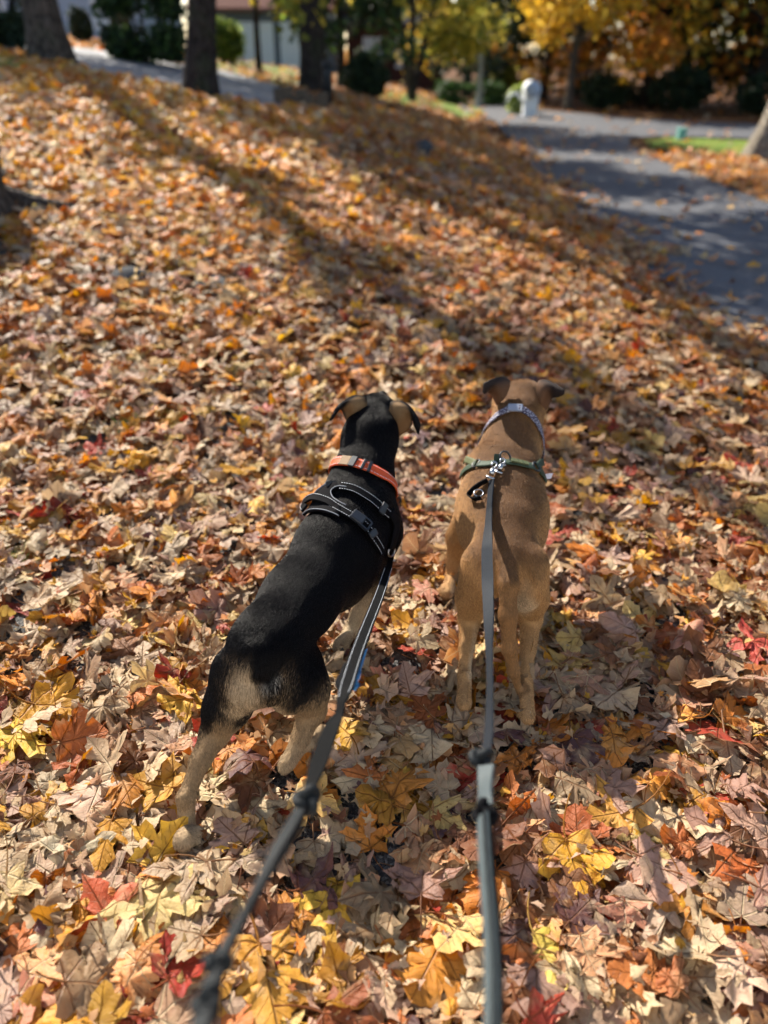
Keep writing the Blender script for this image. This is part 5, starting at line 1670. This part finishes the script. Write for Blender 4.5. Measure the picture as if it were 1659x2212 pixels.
# --- orange collar
t, P, S, Nn = collar(K, (738, 1003), (788, 1014), (840, 1042), .027, 'dog_collar', M_ORANGE, "orange collar with reflective stitching on the black dog's neck")
for sd in (-.0095, .0095): dashes(P, S, Nn, sd, .0022, M_REFL, t, .0046, .0032, .0013)
for px, w in ((782, .0075), (797, .0085)):
    k = near_px(P, px, 1013); oriented_box(P[k] + Nn[k] * .0035, tan_at(P, k), S[k], Nn[k], (w, .033, .0045)).build('slide_bar', M_PLASTIC, t, False, .001)
k = near_px(P, 746, 1003); oriented_box(P[k] + Nn[k] * .0030, tan_at(P, k), S[k], Nn[k], (.030, .027, .003)).build('name_plate', M_BRASS, t, False, .001)
k = near_px(P, 762, 1006); oriented_box(P[k] + Nn[k] * .0035, tan_at(P, k), S[k], Nn[k], (.016, .031, .005)).build('buckle', M_PLASTIC, t, False, .0015)

# --- patterned collar
t, P, S, Nn = collar(B, (1066, 915), (1110, 896), (1160, 932), .019, 'dog_collar', M_KNIT, "pale lilac patterned collar with plastic buckle on the fawn dog's neck")
k = near_px(P, 1112, 896)
oriented_box(P[k] + Nn[k] * .004, tan_at(P, k), S[k], Nn[k], (.040, .022, .007)).build('buckle', M_LILAC, t, False, .002)
k2 = near_px(P, 1122, 897); oriented_box(P[k2] + Nn[k2] * .0078, tan_at(P, k2), S[k2], Nn[k2], (.012, .013, .0015)).build('badge', M_KNIT, t)
k2 = near_px(P, 1104, 900); oriented_box(P[k2] + Nn[k2] * .0076 + S[k2] * .004, tan_at(P, k2), S[k2], Nn[k2], (.010, .007, .0015)).build('release_tab', M_PIPE, t)

# --- green harness of the fawn dog
gh = empty('dog_harness', tuple(B.hit(1090, 1003))); tag(gh, "olive green webbing harness across the fawn dog's shoulders", 'harness')
def hits(f, pp, off=.004): return [f.hit(a, b, off) for a, b in pp]
o, P, S, Nn = body_strap(B, hits(B, ((1034, 1006), (1055, 1006), (1080, 1002), (1105, 1003), (1128, 1007), (1150, 1012))), .021, .004, .006, 40, 'back_strap', M_GREENW, gh)
k = near_px(P, 1120, 1006); oriented_box(P[k] + Nn[k] * .005, tan_at(P, k), S[k], Nn[k], (.050, .016, .004)).build('doubled_web', M_GREENL, gh, False, .001)
for q in range(4):
    k = near_px(P, 1106 + q * 10, 1005); oriented_box(P[k] + Nn[k] * .0075, tan_at(P, k), S[k], Nn[k], (.0012, .015, .0012)).build('bar_tack', M_GREENW, gh)
for pp, nm in ((((1030, 1004), (1018, 997), (1009, 994), (1003, 997)), 'neck_strap'), (((1029, 1008), (1014, 1014), (1004, 1022), (999, 1030)), 'girth_strap'),
               (((1156, 1010), (1162, 1003), (1167, 999), (1171, 1000)), 'neck_strap'), (((1158, 1014), (1165, 1022), (1171, 1031), (1175, 1042)), 'girth_strap')):
    body_strap(B, hits(B, pp), .019, .004, .006, 18, nm, M_GREENL if nm == 'neck_strap' and pp[0][0] < 1100 else M_GREENW, gh)
def ring_part(c, nrm, r, tr, name, mat, parent, sx=1.0, tdir=None):
    n = Vector(nrm).normalized(); a = (Vector(tdir) - n * n.dot(Vector(tdir))).normalized() if tdir is not None else n.orthogonal().normalized(); b_ = n.cross(a)
    MB().tube([Vector(c) + a * r * sx * math.cos(q / 20 * 6.2832) + b_ * r * math.sin(q / 20 * 6.2832) for q in range(20)], tr, 8, False, True).build(name, mat, parent, True)
for px, py in ((1032, 1005), (1154, 1011)):
    h = B.hit(px, py, .007); ring_part(h, B.grad(h)[0], .013, .0028, 'ring', M_PLASTIC, gh)
h = B.hit(1090, 1000, .016); ring_part(h, (.3, -.5, .4), .016, .0026, 'lead_ring', M_PLASTIC, gh)
h = B.hit(1076, 1002, .012); oriented_box(h, (1, 0, 0), (0, .5, .86), B.grad(h)[0], (.020, .024, .010)).build('lead_loop', M_GREENW, gh, False, .002)
h = B.hit(1178, 1030, .008); oriented_box(h, (.2, 0, 1), (1, .3, 0), B.grad(h)[0], (.018, .022, .001)).build('care_label', M_TAGW, gh)
def swivel_clip(c, d, parent, s=1.0):
    """metal trigger clip: swivel eye, body, hook and thumb lever"""
    c, d = Vector(c), Vector(d).normalized(); n = Vector((0, -.6, .8)); x = d.cross(n).normalized()
    MB().tube([c, c + d * .010 * s, c + d * .022 * s], [.0065 * s, .0075 * s, .005 * s], 10).build('clip_body', M_CHROME, parent, True)
    MB().tube([c + d * .022 * s, c + d * .030 * s + x * .006 * s, c + d * .040 * s + x * .005 * s, c + d * .044 * s - x * .002 * s, c + d * .038 * s - x * .008 * s, c + d * .028 * s - x * .007 * s], .0026 * s, 8).build('clip_hook', M_CHROME, parent, True)
    MB().tube([c + d * .016 * s, c + d * .020 * s + x * .012 * s + n * .004], [.003 * s, .0022 * s], 8).build('clip_lever', M_CHROME, parent, True)
    MB().tube([c - d * .012 * s - x * .011 * s, c - d * .012 * s + x * .011 * s], .0032 * s, 8).build('swivel_eye', M_CHROME, parent, True)

# --- black vest harness
vh = empty('dog_harness', tuple(K.hit(740, 1090))); tag(vh, "black padded harness with grey piping buckled round the black dog's chest", 'harness')
A_ = cr(hits(K, ((728, 1047), (708, 1056), (688, 1072), (669, 1094), (658, 1116)), 0), 16); B_ = cr(hits(K, ((740, 1057), (719, 1066), (720, 1084), (736, 1102), (729, 1122)), 0), 16)
G = np.stack([A_ + (B_ - A_) * f for f in np.linspace(0, 1, 8)], 1); G = np.stack([K.project(G[i], .008, 8) for i in range(16)])
V_, F_2 = thick_sheet(G, .007); link('back_panel', np_mesh('back_panel', V_, F_2), M_VEST, vh)
o, P, S, Nn = body_strap(K, hits(K, ((736, 1054), (765, 1060), (795, 1077), (820, 1098), (836, 1114))), .022, .004, .007, 40, 'neck_strap', M_BLACKW, vh)
for sd in (-.0085, .0085): dashes(P, S, Nn, sd, .0028, M_REFL, vh, .0032, .0030, .0011)
k = near_px(P, 824, 1101); oriented_box(P[k] + Nn[k] * .004, tan_at(P, k), S[k], Nn[k], (.018, .030, .006)).build('slide_bar', M_PLASTIC, vh, False, .002)
o, P, S, Nn = body_strap(K, hits(K, ((716, 1097), (742, 1111), (768, 1127), (790, 1147), (804, 1168), (818, 1192))), .023, .004, .008, 44, 'girth_strap', M_BLACKW, vh)
for sd in (-.0085, .0085): dashes(P, S, Nn, sd, .0028, M_REFL, vh, .0032, .0030, .0011)
k = near_px(P, 766, 1125)
oriented_box(P[k] + Nn[k] * .007, tan_at(P, k), S[k], Nn[k], (.034, .030, .010)).build('side_release_buckle', M_PLASTIC, vh, False, .003)
k = near_px(P, 783, 1139); mbk = MB(); tt = tan_at(P, k)
for sx in (-1, 1):
    oriented_box(P[k] + Nn[k] * .006 + S[k] * sx * .0145, tt, S[k], Nn[k], (.024, .004, .007), mbk); oriented_box(P[k] + Nn[k] * .006 + tt * sx * .0125, tt, S[k], Nn[k], (.004, .026, .007), mbk)
mbk.build('buckle_frame', M_PLASTIC, vh)
k = near_px(P, 798, 1158); oriented_box(P[k] + Nn[k] * .005, tan_at(P, k), S[k], Nn[k], (.016, .029, .006)).build('slide_bar', M_PLASTIC, vh, False, .002)
body_strap(K, hits(K, ((838, 1108), (849, 1124), (850, 1142), (846, 1160), (839, 1182))), .026, .006, .008, 24, 'chest_panel', M_VEST, vh)
def piping(pp, name='piping', r=.0015, off=.0115, mat=None):
    q = K.project(cr(hits(K, pp, off), 30), off); MB().tube([Vector(v) for v in q], r, 7).build(name, mat or M_PIPE, vh, True)
piping(((750, 1058), (732, 1057), (719, 1067), (721, 1082), (733, 1092), (746, 1100)))
piping(((660, 1117), (672, 1110), (690, 1108), (712, 1113), (732, 1122)))
piping(((713, 1050), (698, 1062), (687, 1073)), r=.002)
# grab handle standing off the panel
hp = cr([K.hit(666, 1106, .012), K.hit(671, 1092, .020), K.hit(690, 1087, .024), K.hit(710, 1093, .016), K.hit(726, 1101, .009)], 26)
hn = K.grad(hp); ht = np.gradient(hp, axis=0); hs = np.cross(ht, hn)
ribbon(hp, .020, hs, .006, 'handle', M_VEST, vh)
dashes(hp, hs / np.linalg.norm(hs, axis=1, keepdims=True), hn, -.007, .0035, M_REFL, vh, .0032, .0030, .0011)
h = K.hit(720, 1052, .012); oriented_box(h, (1, .4, -.1), (0, .6, .8), K.grad(h)[0], (.026, .012, .003)).build('rubber_badge', M_PLASTIC, vh, False, .001)
h = Vector(K.hit(842, 1188, .006)); ring_part(h, (.7, -.5, .1), .014, .0024, 'side_ring', M_CHROME, vh)

# --- leashes
def leash_pts(pp, y0, d0, y1, d1, n):
    """picture path with depth running evenly along a taut line"""
    Q = cr([(a, b, 0) for a, b in pp], n)
    f = (Q[:, 1] - y0) / (y1 - y0); inv = 1 / d0 + f * (1 / d1 - 1 / d0)
    return np.array([tuple(atd(q[0], q[1], 1 / i)) for q, i in zip(Q, inv)]), Q
def twist_side(P, ang):
    T = np.gradient(P, axis=0); T /= np.linalg.norm(T, axis=1, keepdims=True)
    vd = P - np.array((0, 0, CAM_H)); vd /= np.linalg.norm(vd, axis=1, keepdims=True)
    a = np.cross(T, vd); a /= np.linalg.norm(a, axis=1, keepdims=True); b = np.cross(T, a)
    ang = np.asarray(ang)[:, None]
    return a * np.cos(ang) + b * np.sin(ang)
def trefoil(c, s, tr, rot, name, mat, parent):
    pts = []
    M = Matrix.Rotation(rot[0], 3, 'X') @ Matrix.Rotation(rot[1], 3, 'Z')
    for q in range(48):
        a = q / 48 * 2 * math.pi
        pts.append(Vector(c) + M @ (Vector((math.sin(a) + 2 * math.sin(2 * a), math.cos(a) - 2 * math.cos(2 * a), -1.3 * math.sin(3 * a))) * s))
    MB().tube(pts, tr, 8, False, True).build(name, mat, parent, True)

lk = empty('leash', tuple(atd(848, 1197, 1.9))); tag(lk, 'black knotted leash running from the black dog to the lower picture edge', 'leash')
pp = [(846, 1204), (838, 1232), (818, 1290), (794, 1350), (772, 1408), (752, 1470), (737, 1525), (716, 1572), (696, 1625), (676, 1684), (664, 1722)]
P, Q = leash_pts(pp, 1197, 1.90, 2212, .60, 90)
wk = np.interp(Q[:, 1], [1204, 1240, 1300, 1480, 1650, 1700, 1722], [.012, .017, .0235, .024, .024, .018, .012])
ak = np.interp(Q[:, 1], [1204, 1300, 1480, 1530, 1575, 1640, 1722], [.3, .35, .30, 1.25, .55, .45, .8])
Sd = twist_side(P, ak)
ribbon(P, wk, Sd, .003, 'strap', M_TEALW, lk)
m = Q[:, 1] < 1505
Nk = np.cross(np.gradient(P, axis=0), Sd); Nk /= np.linalg.norm(Nk, axis=1, keepdims=True)
Nk[(Nk * (np.array((0, 0, CAM_H)) - P)).sum(1) < 0] *= -1
for sd in (-.0085, .0085): dashes(P[m][8:], Sd[m][8:], Nk[m][8:], sd, .0018, M_REFL, lk, .0034, .0034, .0009)
trefoil(atd(664, 1728, .885), .0046, .0062, (.6, .4), 'knot', M_SHEENK, lk)
pp2 = [(662, 1722), (640, 1772), (606, 1832), (562, 1912), (520, 1990), (482, 2062), (455, 2140), (438, 2215), (420, 2330), (405, 2480)]
P, Q = leash_pts(pp2, 1197, 1.90, 2212, .60, 80)
wk = np.interp(Q[:, 1], [1722, 1775, 1830, 1890, 1950, 2040, 2110, 2200, 2480], [.010, .017, .020, .015, .012, .013, .017, .019, .019])
ak = np.interp(Q[:, 1], [1722, 1850, 1960, 2060, 2215, 2480], [.2, .75, 1.1, .7, .5, .4])
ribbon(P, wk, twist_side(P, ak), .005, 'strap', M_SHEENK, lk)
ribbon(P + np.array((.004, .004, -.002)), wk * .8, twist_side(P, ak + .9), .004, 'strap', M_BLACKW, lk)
for a, b in ((470, 2085), (448, 2165)):
    f = (b - 1197) / 1015; dd = 1 / (1 / 1.9 + f * (1 / .6 - 1 / 1.9)); trefoil(atd(a, b, dd), .0034, .005, (.4, b * .01), 'knot', M_SHEENK, lk)
swivel_clip(atd(846, 1204, 1.89), (atd(842, 1188, 1.905) - atd(846, 1206, 1.89)), lk, .9)
# folded spare loop and the torn blue bag behind the strap
P, Q = leash_pts([(752, 1432), (743, 1455), (734, 1474), (738, 1486), (748, 1478)], 1197, 1.93, 2212, .62, 22)
ribbon(P, .016, twist_side(P, np.full(22, .7)), .004, 'spare_loop', M_BLACKW, lk)
bb = empty('waste_bag', tuple(atd(768, 1470, 1.24))); tag(bb, 'torn strip of bright blue bag tied behind the black leash', 'bag')
P, Q = leash_pts([(792, 1402), (781, 1430), (773, 1456), (766, 1478), (768, 1490)], 1197, 1.945, 2212, .625, 26)
ribbon(P, np.interp(np.linspace(0, 1, 26), [0, .5, .8, 1], [.004, .010, .016, .006]), twist_side(P, .5 + .5 * np.sin(np.arange(26) * .8)), .0012, 'film', M_BLUE, bb)

lg = empty('leash', tuple(atd(1064, 1035, 2.0))); tag(lg, 'grey flat leash with knots running from the fawn dog to the lower edge', 'leash')
pp = [(1062, 1036), (1058, 1080), (1055, 1130), (1052, 1190), (1053, 1250), (1056, 1330), (1057, 1400), (1058, 1470), (1057, 1540), (1055, 1590), (1050, 1632)]
P, Q = leash_pts(pp, 1035, 2.0, 2212, .70, 100)
for q in range(50):
    hq = B.hit(Q[q, 0], Q[q, 1]); dq = depth_of(hq) - .016; dl_ = depth_of(P[q])
    if dl_ > dq: P[q] = tuple(atd(Q[q, 0], Q[q, 1], dq))
P[1:-1] = P[1:-1] * .5 + (P[:-2] + P[2:]) * .25
dpx = 1 / (1 / 2.0 + (Q[:, 1] - 1035) / 1177 * (1 / .70 - 1 / 2.0))
app = np.interp(Q[:, 1], [1036, 1080, 1130, 1190, 1250, 1330, 1400, 1470, 1540, 1590, 1632], [10, 10, 14, 25, 26, 22, 14, 11, 14, 18, 16]) / FPX * dpx
Wg = .024
ribbon(P, Wg * .98, twist_side(P, np.arccos(np.clip(app / Wg, .1, 1))), .0028, 'strap', M_GREYW, lg)
trefoil(atd(1040, 1640, 1.03), .0046, .0060, (.9, .2), 'knot', M_SHEENK, lg)
P, Q = leash_pts([(1050, 1655), (1049, 1690), (1048, 1722), (1047, 1738)], 1035, 2.0, 2212, .70, 26)
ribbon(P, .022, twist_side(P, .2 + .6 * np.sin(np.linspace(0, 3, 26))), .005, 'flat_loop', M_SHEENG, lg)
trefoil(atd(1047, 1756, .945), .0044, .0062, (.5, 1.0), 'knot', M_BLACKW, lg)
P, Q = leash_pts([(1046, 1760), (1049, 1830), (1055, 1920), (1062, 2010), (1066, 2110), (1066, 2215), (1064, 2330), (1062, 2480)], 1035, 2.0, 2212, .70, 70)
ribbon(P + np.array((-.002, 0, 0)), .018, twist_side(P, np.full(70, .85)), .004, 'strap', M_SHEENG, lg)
ribbon(P + np.array((.005, .006, 0)), .017, twist_side(P, np.full(70, -1.0)), .004, 'strap', M_BLACKW, lg)
c0 = Vector(B.hit(1064, 1032, .014)); c1 = Vector(B.hit(1072, 1010, .016))
swivel_clip(c0, c1 - c0, lg, 1.0)
c2 = Vector(B.hit(1080, 1022, .014)); swivel_clip(c2, Vector(B.hit(1088, 1003, .018)) - c2, lg, .9)
sl = cr([B.hit(1056, 1042, .010), B.hit(1040, 1052, .012), B.hit(1024, 1066, .012), B.hit(1019, 1076, .012), B.hit(1030, 1084, .013), B.hit(1044, 1082, .014)], 30)
sn = B.grad(sl); ribbon(sl, .015, np.cross(np.gradient(sl, axis=0), sn) + sn * .3, .003, 'tether_strap', M_BLACKW, lg)
h = B.hit(1040, 1072, .015); ring_part(h, B.grad(h)[0] + np.array((.5, 0, 0)), .0115, .0014, 'tether_ring', M_CHROME, lg)
